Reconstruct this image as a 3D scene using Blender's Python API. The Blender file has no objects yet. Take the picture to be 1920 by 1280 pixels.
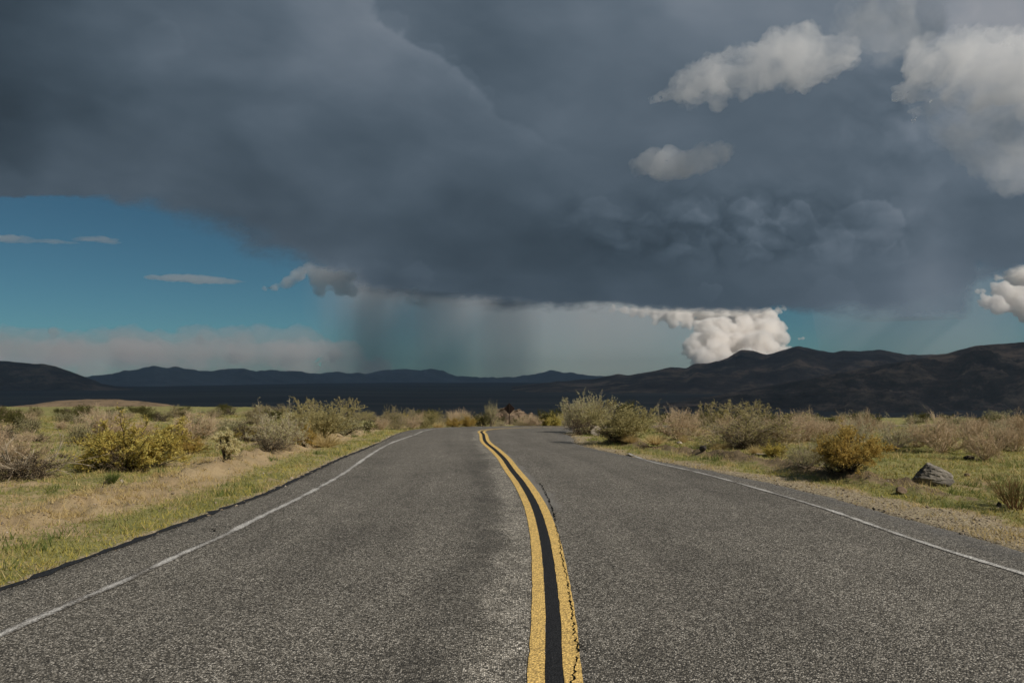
import bpy, bmesh, math, random
import numpy as np
from mathutils import Vector, Matrix, Euler

R = math.radians
rng = np.random.default_rng(7)
random.seed(7)
scene = bpy.context.scene
COL = scene.collection

# ------------------------------------------------------------------ camera
CAM_H = 1.7
F_PX = 1493.33                       # focal length in pixels of the 1920 wide photograph (28 mm on full frame)
PITCH = math.atan(65.0 / F_PX)
cd = bpy.data.cameras.new('camera')
cam = bpy.data.objects.new('camera', cd)
COL.objects.link(cam)
cam.location = (0, 0, CAM_H)
cam.rotation_euler = (R(90) + PITCH, 0, 0)
cd.sensor_width = 36.0
cd.lens = 28.0
cd.clip_start = 0.1
cd.clip_end = 200000.0
cd.dof.use_dof = True
cd.dof.focus_distance = 6.0
cd.dof.aperture_fstop = 4.5
scene.camera = cam

# ------------------------------------------------------------------ sky, sun, exposure
SUN_EL, SUN_AZ = 41.0, 122.0          # azimuth measured from the view direction (+Y) towards +X
world = bpy.data.worlds.new('World')
scene.world = world
world.use_nodes = True
wn = world.node_tree.nodes
wl = world.node_tree.links
wn.clear()
wo = wn.new('ShaderNodeOutputWorld')
bg = wn.new('ShaderNodeBackground')
sky = wn.new('ShaderNodeTexSky')
sky.sky_type = 'NISHITA'
sky.sun_disc = False
sky.sun_elevation = R(SUN_EL)
sky.sun_rotation = R(SUN_AZ)
sky.altitude = 1500
sky.air_density = 0.75
sky.dust_density = 0.15
sky.ozone_density = 2.5
bg.inputs['Strength'].default_value = 0.05
tint = wn.new('ShaderNodeMix'); tint.data_type = 'RGBA'; tint.blend_type = 'MULTIPLY'
tint.inputs[0].default_value = 1.0
tint.inputs[7].default_value = (0.54, 0.92, 0.86, 1)      # the photograph's teal colour balance
wl.new(sky.outputs[0], tint.inputs[6])
wl.new(tint.outputs[2], bg.inputs['Color'])
wl.new(bg.outputs[0], wo.inputs['Surface'])

sd = bpy.data.lights.new('sun', 'SUN')
sd.energy = 5.0
sd.angle = R(0.6)
sd.color = (1.0, 0.925, 0.83)
sun = bpy.data.objects.new('sun', sd)
COL.objects.link(sun)
sdir = Vector((math.cos(R(SUN_EL)) * math.sin(R(SUN_AZ)), math.cos(R(SUN_EL)) * math.cos(R(SUN_AZ)), math.sin(R(SUN_EL))))
sun.rotation_euler = sdir.to_track_quat('Z', 'Y').to_euler()
sun.location = (60, 0, 60)

vs = scene.view_settings
vs.view_transform = 'Standard'
vs.look = 'None'
vs.exposure = -0.35
vs.gamma = 1.0
vs.use_curve_mapping = False
scene.cycles.use_denoising = True
scene.cycles.denoiser = 'OPENIMAGEDENOISE'
scene.cycles.max_bounces = 16
scene.cycles.diffuse_bounces = 3
scene.cycles.volume_bounces = 16
scene.cycles.transparent_max_bounces = 12
scene.cycles.caustics_reflective = False
scene.cycles.caustics_refractive = False

# ------------------------------------------------------------------ noise
_perm = np.random.default_rng(3).permutation(256)
_perm = np.concatenate([_perm, _perm, _perm])
_g3 = np.random.default_rng(4).normal(size=(256, 3))
_g3 /= np.linalg.norm(_g3, axis=1)[:, None]

def perlin(x, y, z=0.0):
    x, y, z = np.broadcast_arrays(np.asarray(x, float), np.asarray(y, float), np.asarray(z, float))
    xi, yi, zi = np.floor(x), np.floor(y), np.floor(z)
    xf, yf, zf = x - xi, y - yi, z - zi
    xi, yi, zi = xi.astype(int) & 255, yi.astype(int) & 255, zi.astype(int) & 255
    f = lambda t: t * t * t * (t * (t * 6 - 15) + 10)
    u, v, w = f(xf), f(yf), f(zf)
    def g(a, b, c):
        h = _perm[_perm[_perm[xi + a] + yi + b] + zi + c]
        gr = _g3[h]
        return gr[..., 0] * (xf - a) + gr[..., 1] * (yf - b) + gr[..., 2] * (zf - c)
    l = lambda a, b, t: a + (b - a) * t
    return l(l(l(g(0,0,0), g(1,0,0), u), l(g(0,1,0), g(1,1,0), u), v),
             l(l(g(0,0,1), g(1,0,1), u), l(g(0,1,1), g(1,1,1), u), v), w) * 1.6

def fbm(x, y, z=0.0, octv=5, gain=0.5, lac=2.03):
    s, a = 0.0, 1.0
    x, y, z = np.asarray(x, float), np.asarray(y, float), np.asarray(z, float)
    for i in range(octv):
        s = s + a * perlin(x + 17.3 * i, y - 9.1 * i, z + 5.7 * i)
        x, y, z, a = x * lac, y * lac, z * lac, a * gain
    return s

def ridged(x, y, z=0.0, octv=5, gain=0.5, lac=2.05):
    s, a = 0.0, 1.0
    x, y, z = np.asarray(x, float), np.asarray(y, float), np.asarray(z, float)
    for i in range(octv):
        s = s + a * (1 - 2 * np.abs(perlin(x + 11.3 * i, y - 7.1 * i, z + 3.7 * i)))
        x, y, z, a = x * lac, y * lac, z * lac, a * gain
    return s

def billow(x, y, z=0.0, octv=5, gain=0.5, lac=2.05):
    return -ridged(x, y, z, octv, gain, lac)

def sstep(a, b, x):
    t = np.clip((np.asarray(x, float) - a) / (b - a), 0, 1)
    return t * t * (3 - 2 * t)

# ------------------------------------------------------------------ mesh helpers
def raw_mesh(name, verts, loops, starts, totals, smooth=False):
    me = bpy.data.meshes.new(name)
    verts = np.ascontiguousarray(verts, dtype=np.float32)
    me.vertices.add(len(verts))
    me.vertices.foreach_set('co', verts.ravel())
    me.loops.add(len(loops))
    me.loops.foreach_set('vertex_index', np.ascontiguousarray(loops, dtype=np.int32))
    me.polygons.add(len(starts))
    me.polygons.foreach_set('loop_start', np.ascontiguousarray(starts, dtype=np.int32))
    me.polygons.foreach_set('loop_total', np.ascontiguousarray(totals, dtype=np.int32))
    if smooth:
        me.polygons.foreach_set('use_smooth', np.ones(len(starts), dtype=bool))
    me.update(calc_edges=True)
    return me

def mesh_from(name, verts, faces, smooth=False):
    """faces: (n,3) or (n,4) int array"""
    faces = np.asarray(faces)
    n, k = faces.shape
    return raw_mesh(name, verts, faces.ravel(), np.arange(n) * k, np.full(n, k), smooth)

def grid_faces(nr, nc, wrap=False):
    i = np.arange(nr - 1)[:, None]
    j = np.arange(nc if wrap else nc - 1)[None, :]
    j2 = (j + 1) % nc
    a, b, c, d = i * nc + j, i * nc + j2, (i + 1) * nc + j2, (i + 1) * nc + j
    return np.stack(np.broadcast_arrays(a, b, c, d), -1).reshape(-1, 4)

def add_attr(me, name, data, kind='FLOAT'):
    at = me.attributes.new(name, kind, 'POINT')
    if kind == 'FLOAT':
        at.data.foreach_set('value', np.ascontiguousarray(data, dtype=np.float32))
    else:
        at.data.foreach_set('color', np.ascontiguousarray(data, dtype=np.float32).ravel())

def link(name, me, mat=None, parent=None, loc=(0, 0, 0)):
    o = bpy.data.objects.new(name, me)
    COL.objects.link(o)
    o.location = loc
    if mat is not None and me is not None and len(me.materials) == 0:
        me.materials.append(mat)
    if parent is not None:
        o.parent = parent
    return o

def tag(o, label=None, cat=None, group=None, kind=None):
    if label: o['label'] = label
    if cat: o['category'] = cat
    if group: o['group'] = group
    if kind: o['kind'] = kind
    return o

def empty(name, loc, rz=0.0, sc=1.0):
    o = bpy.data.objects.new(name, None)
    COL.objects.link(o)
    o.location = loc
    o.rotation_euler = (0, 0, rz)
    o.scale = (sc, sc, sc) if np.isscalar(sc) else sc
    o.empty_display_size = 0.2
    return o

# ------------------------------------------------------------------ material helper
class Mat:
    def __init__(s, name):
        s.m = bpy.data.materials.new(name)
        s.m.use_nodes = True
        s.t = s.m.node_tree
        s.t.nodes.clear()
        s.out = s.n('ShaderNodeOutputMaterial')
    def n(s, typ, **kw):
        nd = s.t.nodes.new(typ)
        for k, v in kw.items():
            setattr(nd, k, v)
        return nd
    def l(s, a, b):
        s.t.links.new(a, b)
    def set(s, sock, v):
        if isinstance(v, bpy.types.NodeSocket):
            s.l(v, sock)
        elif isinstance(v, (tuple, list)) and len(v) == 3 and sock.type == 'RGBA':
            sock.default_value = (*v, 1)
        else:
            sock.default_value = v
    def coord(s, which='Object'):
        return s.n('ShaderNodeTexCoord').outputs[which]
    def geo(s):
        return s.n('ShaderNodeNewGeometry').outputs['Position']
    def mapping(s, v, scale=(1, 1, 1)):
        m = s.n('ShaderNodeMapping')
        s.l(v, m.inputs['Vector'])
        m.inputs['Scale'].default_value = scale
        return m.outputs[0]
    def noise(s, v, scale, detail=4, rough=0.55, dist=0.0):
        t = s.n('ShaderNodeTexNoise')
        s.l(v, t.inputs['Vector'])
        t.inputs['Scale'].default_value = scale
        t.inputs['Detail'].default_value = detail
        t.inputs['Roughness'].default_value = rough
        t.inputs['Distortion'].default_value = dist
        return t.outputs['Fac']
    def vor(s, v, scale, feature='F1', out='Color', rnd=1.0):
        t = s.n('ShaderNodeTexVoronoi')
        t.feature = feature
        s.l(v, t.inputs['Vector'])
        t.inputs['Scale'].default_value = scale
        t.inputs['Randomness'].default_value = rnd
        return t.outputs[out]
    def ramp(s, fac, stops):
        r = s.n('ShaderNodeValToRGB')
        s.set(r.inputs[0], fac)
        e = r.color_ramp.elements
        while len(e) < len(stops):
            e.new(0.5)
        for el, (p, c) in zip(e, stops):
            el.position = p
            if np.isscalar(c): c = (c, c, c)
            el.color = (*c, 1)
        return r.outputs['Color']
    def mr(s, v, a, b, c=0.0, d=1.0, smooth=False):
        m = s.n('ShaderNodeMapRange')
        m.clamp = True
        if smooth: m.interpolation_type = 'SMOOTHSTEP'
        s.set(m.inputs['Value'], v)
        m.inputs['From Min'].default_value = a
        m.inputs['From Max'].default_value = b
        m.inputs['To Min'].default_value = c
        m.inputs['To Max'].default_value = d
        return m.outputs[0]
    def math(s, op, a, b=0.0, c=0.0):
        m = s.n('ShaderNodeMath', operation=op)
        s.set(m.inputs[0], a); s.set(m.inputs[1], b); s.set(m.inputs[2], c)
        return m.outputs[0]
    def mix(s, f, a, b, mode='MIX'):
        m = s.n('ShaderNodeMix', data_type='RGBA', blend_type=mode)
        s.set(m.inputs[0], f)
        s.set(m.inputs[6], a)
        s.set(m.inputs[7], b)
        return m.outputs[2]
    def attr(s, name, out='Fac'):
        a = s.n('ShaderNodeAttribute', attribute_name=name)
        return a.outputs[out]
    def bump(s, h, strength, dist):
        b = s.n('ShaderNodeBump')
        s.set(b.inputs['Height'], h)
        b.inputs['Strength'].default_value = strength
        b.inputs['Distance'].default_value = dist
        return b.outputs[0]
    def principled(s, color, rough=0.9, normal=None, spec=0.2):
        p = s.n('ShaderNodeBsdfPrincipled')
        s.set(p.inputs['Base Color'], color)
        s.set(p.inputs['Roughness'], rough)
        p.inputs['Specular IOR Level'].default_value = spec
        if normal is not None: s.l(normal, p.inputs['Normal'])
        s.l(p.outputs[0], s.out.inputs['Surface'])
        return p

# ------------------------------------------------------------------ pixel <-> world
_fw = np.array([0, math.cos(PITCH), math.sin(PITCH)])
_up = np.array([0, -math.sin(PITCH), math.cos(PITCH)])
_rt = np.array([1.0, 0, 0])

def pdir(px, py):
    px, py = np.asarray(px, float), np.asarray(py, float)
    d = _fw * F_PX + _rt * (px - 960)[..., None] + _up * (640 - py)[..., None]
    return d / np.linalg.norm(d, axis=-1)[..., None]

def to_px(p):
    p = np.asarray(p, float) - np.array([0, 0, CAM_H])
    d = p @ _fw
    return 960 + F_PX * (p @ _rt) / d, 640 - F_PX * (p @ _up) / d

def unproject(px, py, hfun, dmin=2.0, dmax=200.0):
    """first point where the sight line through a photo pixel meets the height field"""
    d = pdir(px, py)
    t = np.geomspace(dmin, dmax, 260)
    for stage in range(2):
        X, Y, Z = d[0] * t, d[1] * t, CAM_H + d[2] * t
        g = Z - hfun(X, Y)
        below = np.nonzero(g <= 0)[0]
        i = int(below[0]) if len(below) else int(np.argmin(g))
        if stage == 0:
            t = np.linspace(t[max(i - 1, 0)], t[min(i + 1, len(t) - 1)], 80)
    return np.array([X[i], Y[i], float(hfun(X[i:i+1], Y[i:i+1])[0])])

# ------------------------------------------------------------------ lie of the land
K_ROAD, K_LEFT, K_RIGHT = 0.0006, 0.00024, 0.00045
FLOOR_Z = -130.0

def profile(k, y):
    y = np.maximum(y, 0)
    y0 = 0.036 / k
    z = np.where(y < y0, -k * y * y, -k * y0 * y0 - 0.072 * (y - y0))
    q = 25.0                                      # ease into the valley floor
    return FLOOR_Z + q * np.log1p(np.exp(np.clip((z - FLOOR_Z) / q, -60, 60)))

def road_h(x, y):
    return profile(K_ROAD, np.asarray(y, float)) + 0.0 * np.asarray(x, float)

def unroad(pts):
    return np.array([unproject(px, py, road_h) for px, py in pts])[:, :2]

def spline(pts, n):
    """Catmull-Rom resampling with n points"""
    p = np.asarray(pts, float)
    d = np.concatenate([[0], np.cumsum(np.linalg.norm(np.diff(p, axis=0), axis=1))])
    s = np.linspace(0, d[-1], n)
    out = np.empty((n, p.shape[1]))
    m = np.gradient(p, d, axis=0)
    i = np.clip(np.searchsorted(d, s, side='right') - 1, 0, len(d) - 2)
    h = (d[i + 1] - d[i])[:, None]
    t = ((s - d[i]) / (d[i + 1] - d[i]))[:, None]
    out = ((2*t**3 - 3*t**2 + 1) * p[i] + (t**3 - 2*t**2 + t) * h * m[i]
           + (-2*t**3 + 3*t**2) * p[i+1] + (t**3 - t**2) * h * m[i+1])
    return out

# pavement edges, centre line and edge lines, traced and laid on the ground
left_px = [(0, 1104), (98, 1067), (210, 1027), (328, 985), (410, 955), (492, 926), (558, 896), (630, 862), (692, 837), (717, 826)]
lw_px = [(0, 1190), (131, 1132), (230, 1090), (328, 1044), (410, 1008), (476, 975), (558, 935), (630, 896), (695, 852), (730, 832)]
cen_px = [(1040, 1280), (1037, 1155), (1032, 1090), (1024, 1024), (1007, 958), (980, 907), (959, 880), (945, 860), (930, 845), (912, 830)]
rw_px = [(1920, 1076), (1815, 1044), (1684, 1001), (1552, 955), (1421, 916), (1290, 881), (1240, 870)]
right_px = [(1920, 1031), (1782, 991), (1684, 965), (1552, 929), (1454, 906), (1290, 873), (1165, 851), (1090, 834)]
L = unroad(left_px); LW = unroad(lw_px); C = unroad(cen_px); RW = unroad(rw_px); RE = unroad(right_px)

def ahead(first, far):
    b = np.array(far, float)
    return np.vstack([first, b])

cen_line = np.vstack([[[0.55, -40], [0.35, -20], [0.26, -5], [0.24, 1.5]], C,
                      [[-1.02, 28.2], [-1.17, 30.6], [-1.05, 32.8], [-0.45, 35.0], [0.8, 37.0], [2.6, 38.6], [5.2, 39.9], [11, 41.8], [22, 44], [45, 47], [80, 50]]])
left_edge = np.vstack([[[-4.6, -40], [-4.5, -20], [-4.4, -5], [-4.3, 2.5]], L,
                       [[-4.05, 27.5], [-4.15, 31], [-4.0, 34.5], [-3.1, 38], [-1.3, 40.6], [1.2, 42.5], [5, 44], [11, 45.9], [22, 48], [45, 51], [80, 54]]])
right_edge = np.vstack([[[5.2, -40], [4.9, -20], [4.75, -5], [4.7, 3]], RE,
                        [[1.95, 27.4], [1.85, 29.5], [2.3, 31.6], [3.4, 33.6], [6, 35.6], [11, 37.6], [22, 39.8], [45, 43], [80, 46]]])
lw_line = np.vstack([[[-3.5, -40], [-3.45, -20], [-3.4, -5], [-3.38, 2.0]], LW,
                     [[-3.35, 27.8], [-3.45, 31], [-3.3, 34.3], [-2.5, 37.2], [-0.9, 39.6], [1.4, 41.4], [5, 42.8], [11, 44.7], [22, 46.8], [45, 49.8], [80, 52.8]]])
rw_line = np.vstack([[[4.5, -40], [4.4, -20], [4.3, -5], [4.25, 3]], RW,
                     [[2.5, 22.0], [1.65, 26.0], [1.3, 29.5], [1.75, 32.2], [3.1, 34.6], [6, 36.6], [11, 38.6], [22, 40.8], [45, 44], [80, 47]]])
NS = 420
LE, CE, RR = spline(left_edge, NS), spline(cen_line, NS), spline(right_edge, NS)

# signed distance to the pavement (negative inside)
_poly = np.vstack([spline(left_edge, 150), spline(right_edge, 150)[::-1]])

def road_sd(x, y):
    x, y = np.asarray(x, float).ravel(), np.asarray(y, float).ravel()
    out = np.full(x.shape, 50.0)
    near = (np.abs(x) < 95) & (y > -45) & (y < 75)
    px, py = x[near], y[near]
    best = np.full(px.shape, 1e9)
    inside = np.zeros(px.shape, bool)
    n = len(_poly)
    for i in range(n):
        ax, ay = _poly[i]; bx, by = _poly[(i + 1) % n]
        ex, ey = bx - ax, by - ay
        t = np.clip(((px - ax) * ex + (py - ay) * ey) / (ex * ex + ey * ey + 1e-12), 0, 1)
        best = np.minimum(best, (px - ax - t * ex) ** 2 + (py - ay - t * ey) ** 2)
        c = ((ay > py) != (by > py))
        with np.errstate(divide='ignore', invalid='ignore'):
            xi = (bx - ax) * (py - ay) / (by - ay) + ax
        inside ^= c & (px < xi)
    dd = np.sqrt(best)
    out[near] = np.where(inside, -dd, dd)
    return out

_sd_exact = road_sd
_gx = np.arange(-26, 40.01, 0.12); _gy = np.arange(-10, 62.01, 0.12)
_SDG = None
def road_sd(x, y):
    """pavement distance, looked up in a fine grid near the camera"""
    global _SDG
    x, y = np.asarray(x, float).ravel(), np.asarray(y, float).ravel()
    if _SDG is None:
        gx, gy = np.meshgrid(_gx, _gy)
        _SDG = _sd_exact(gx, gy).reshape(gx.shape)
    out = np.empty(x.shape)
    ins = (x > -25.9) & (x < 39.9) & (y > -9.9) & (y < 61.9)
    fx, fy = (x[ins] + 26) / 0.12, (y[ins] + 10) / 0.12
    i, j = np.clip(fx.astype(int), 0, len(_gx) - 2), np.clip(fy.astype(int), 0, len(_gy) - 2)
    u, v = fx - i, fy - j
    out[ins] = (_SDG[j, i] * (1 - u) + _SDG[j, i + 1] * u) * (1 - v) + (_SDG[j + 1, i] * (1 - u) + _SDG[j + 1, i + 1] * u) * v
    if (~ins).any():
        out[~ins] = _sd_exact(x[~ins], y[~ins])
    return out

def side_of(x, y):
    """-1 on the outer (left) side of the road, +1 on the inner (right) side"""
    cx = np.interp(y, CE[:, 1], CE[:, 0])
    s = np.where(x < cx, -1.0, 1.0)
    s = np.where((y > 38) & (x < 40) & (y > 40 + 0.1 * np.maximum(x, 0)), -1.0, s)
    return s

def ground_parts(x, y):
    x, y = np.asarray(x, float).ravel(), np.asarray(y, float).ravel()
    sdv = road_sd(x, y)
    side = side_of(x, y)
    yb_ = np.clip(y - 34, 0, 120)
    wl_ = sstep(1.0, 9, sdv) * np.clip((-3.0 - 0.28 * yb_ - x) / (6 + 0.12 * yb_), 0, 1)
    wr_ = sstep(1.0, 9, sdv) * sstep(2.0, 10.0, x)
    # past the bend the flat ground goes on with the height it has beside the road
    k = K_ROAD + (K_LEFT - K_ROAD) * wl_ + (K_RIGHT - K_ROAD) * wr_
    z = profile(k, y)
    # berms scraped up beside the pavement
    near = sstep(36, 26, y) * sstep(-30, -10, y)
    n1 = fbm(x * 0.5, y * 0.5, 2.0, 3)
    n2 = fbm(x * 2.1, y * 2.1, 4.0, 4)
    lb = np.exp(-((sdv - 1.75 - 0.35 * n1) / 0.42) ** 2) * (side < 0) * near
    rb = np.exp(-((sdv - 1.55 - 0.25 * n1) / 0.33) ** 2) * (side > 0) * near * sstep(8.5, 12.5, y)
    n3 = fbm(x * 5.0, y * 5.0, 14.0, 4)
    z = z + lb * (0.13 + 0.08 * n1 + 0.07 * n2 + 0.05 * n3) + rb * (0.13 + 0.05 * n1 + 0.06 * n2 + 0.06 * n3)
    # gentle unevenness off the pavement
    off = sstep(0.1, 1.5, sdv) * sstep(400, 60, np.hypot(x, y))
    z = z + off * (0.10 * fbm(x * 0.16, y * 0.16, 1.0, 3) + 0.035 * n2 + 0.02 * fbm(x * 6.5, y * 6.5, 8.0, 3) * sstep(45, 20, y))
    z = z - 0.16 * sstep(0.10, -0.12, sdv) - 0.03 * sstep(0.7, 0.1, sdv)
    # wide swells of the flats beyond
    r = np.hypot(x, y)
    far = sstep(1500, 4000, r)
    z = z + far * 6.0 * fbm(x / 1500, y / 1500, 3.0, 4)
    return z, sdv, side, lb, rb

def ground_h(x, y):
    sh = np.shape(x)
    return ground_parts(x, y)[0].reshape(sh)

def place(px, py):
    return unproject(px, py, ground_h)

# ------------------------------------------------------------------ ground sheet
def build_ground():
    rr = [0.6]
    while rr[-1] < 20300:
        r = rr[-1]
        rr.append(r * (1.014 if 4.0 < r < 60 else 1.03))
    rr = np.array(rr)
    a_front = np.linspace(-52, 52, 520)
    a_back = np.linspace(52, 308, 70)[1:-1]
    az = np.radians(np.concatenate([a_front, a_back]))
    Rg, A = np.meshgrid(rr, az, indexing='ij')
    X, Y = (Rg * np.sin(A)).ravel(), (Rg * np.cos(A)).ravel()
    z, sdv, side, lb, rb = ground_parts(X, Y)
    V = np.stack([X, Y, z], 1)
    V = np.vstack([V, [[0, 0, -0.16]]])
    nr, nc = len(rr), len(az)
    q = grid_faces(nr, nc, wrap=True)[:, ::-1]
    c = len(V) - 1
    j = np.arange(nc)
    tri = np.stack([np.full(nc, c), (j + 1) % nc, j], 1)
    loops = np.concatenate([q.ravel(), tri.ravel()])
    starts = np.concatenate([np.arange(len(q)) * 4, len(q) * 4 + np.arange(nc) * 3])
    tot = np.concatenate([np.full(len(q), 4), np.full(nc, 3)])
    me = raw_mesh('ground', V, loops, starts, tot, True)
    g, s, v = ground_cover(X, Y, sdv, side, lb, rb)
    add_attr(me, 'grass', np.append(g, 0))
    add_attr(me, 'soil', np.append(s, 0))
    add_attr(me, 'gravel', np.append(v, 0))
    return me

def ground_cover(X, Y, sdv, side, lb, rb):
    r = np.hypot(X, Y)
    n = fbm(X * 0.35, Y * 0.35, 12.0, 4)
    n2 = fbm(X * 1.4, Y * 1.4, 22.0, 4)
    nf = fbm(X * 0.06, Y * 0.06, 32.0, 4)
    left = side < 0
    # left: grass verge, sandy berm, then grass with sand patches
    gl = sstep(0.0, 0.25, sdv) * sstep(1.45, 0.75, sdv + 0.3 * n2) * (0.75 + 0.5 * n2)
    gl = np.maximum(gl, sstep(1.7, 2.8, sdv + 0.5 * n) * np.clip(0.68 + 0.75 * n + 0.45 * n2, 0, 1))
    gl = gl * (1 - 0.8 * np.clip(lb * 1.2, 0, 1) * np.clip(0.65 + 1.1 * n2, 0, 1))
    # right: gravel shoulder, dark berm, then lawn-like grass
    wg = np.interp(Y, [5, 8, 12, 16], [1.5, 1.15, 0.55, 0.3])
    gr = sstep(wg - 0.2, wg + 0.5, sdv + 0.4 * n2) * np.clip(0.80 + 0.55 * n + 0.30 * n2, 0, 1)
    gr = gr * (1 - 0.8 * np.clip(rb * 1.4, 0, 1))
    g = np.where(left, gl, gr) * sstep(150, 40, r + 25 * nf)
    g = np.clip(g + 0.35 * sstep(25, 70, r) * sstep(600, 200, r), 0, 1) * sstep(-0.05, 0.2, sdv)
    s = np.clip(np.where(left, 0.28 * lb * (0.5 + n2), 1.25 * rb), 0, 1)
    gv = np.where(left, sstep(0.5, 0.1, sdv), sstep(wg + 0.45, wg - 0.25, sdv + 0.5 * n2))
    return g, s, np.clip(gv, 0, 1) * sstep(60, 45, r)

def ground_material():
    m = Mat('desert_ground')
    P = m.geo()
    grass, soil, gravel = m.attr('grass'), m.attr('soil'), m.attr('gravel')
    n_big = m.noise(P, 0.05, 5)
    n_mid = m.noise(P, 0.9, 6, 0.6)
    n_fine = m.noise(P, 9.0, 6, 0.7)
    n_grain = m.noise(P, 60.0, 3, 0.7)
    sand = m.mix(m.mr(n_mid, 0.3, 0.7), (0.360, 0.258, 0.144), (0.493, 0.373, 0.207))
    sand = m.mix(m.mr(m.noise(P, 3.2, 6, 0.65), 0.50, 0.66, 0, 0.55), sand, (0.24, 0.20, 0.105))
    sand = m.mix(m.mr(n_fine, 0.52, 0.72), sand, (0.266, 0.183, 0.100))
    sand = m.mix(m.mr(n_grain, 0.35, 0.75, 0.0, 0.45), sand, (0.532, 0.421, 0.264))
    stone = m.vor(P, 55.0)
    sep = m.n('ShaderNodeSeparateColor'); m.l(stone, sep.inputs[0])
    grv = m.ramp(sep.outputs[0], [(0.0, (0.133, 0.116, 0.075)), (0.45, (0.333, 0.265, 0.170)), (1.0, (0.560, 0.475, 0.326))])
    col = m.mix(gravel, sand, grv)
    col = m.mix(soil, col, m.mix(m.mr(n_fine, 0.3, 0.7), (0.100, 0.074, 0.045), (0.227, 0.170, 0.100)))
    gcol = m.mix(m.mr(n_mid, 0.35, 0.68), (0.206, 0.207, 0.073), (0.360, 0.319, 0.131))
    gcol = m.mix(m.mr(n_fine, 0.45, 0.7, 0, 0.6), gcol, (0.113, 0.125, 0.037))
    gf = m.math('ADD', grass, m.mr(n_fine, 0.25, 0.75, -0.45, 0.45))
    gf = m.mr(gf, 0.30, 0.62)
    gf = m.math('MULTIPLY', gf, m.mr(grass, 0.03, 0.12))
    col = m.mix(gf, col, gcol)
    # far flats: brown scrub plain with darker bush cover
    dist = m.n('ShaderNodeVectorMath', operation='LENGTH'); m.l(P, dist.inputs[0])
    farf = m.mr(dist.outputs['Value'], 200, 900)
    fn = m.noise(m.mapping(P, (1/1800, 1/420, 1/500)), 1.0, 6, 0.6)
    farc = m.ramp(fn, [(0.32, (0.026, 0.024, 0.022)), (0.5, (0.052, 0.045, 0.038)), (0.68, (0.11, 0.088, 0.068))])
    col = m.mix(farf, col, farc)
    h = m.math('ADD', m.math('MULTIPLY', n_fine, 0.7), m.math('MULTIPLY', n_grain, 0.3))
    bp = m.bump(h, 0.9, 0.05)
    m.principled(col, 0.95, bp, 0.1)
    return m.m

me = build_ground()
ground = link('ground', me, ground_material())
tag(ground, 'sandy desert ground with patchy green grass falling to a wide valley', kind='structure')

# ------------------------------------------------------------------ road
ROAD_T = 0.0
def road_z(x, y):
    return profile(K_ROAD, np.asarray(y, float)) + 0.0 * np.asarray(x, float)

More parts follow.
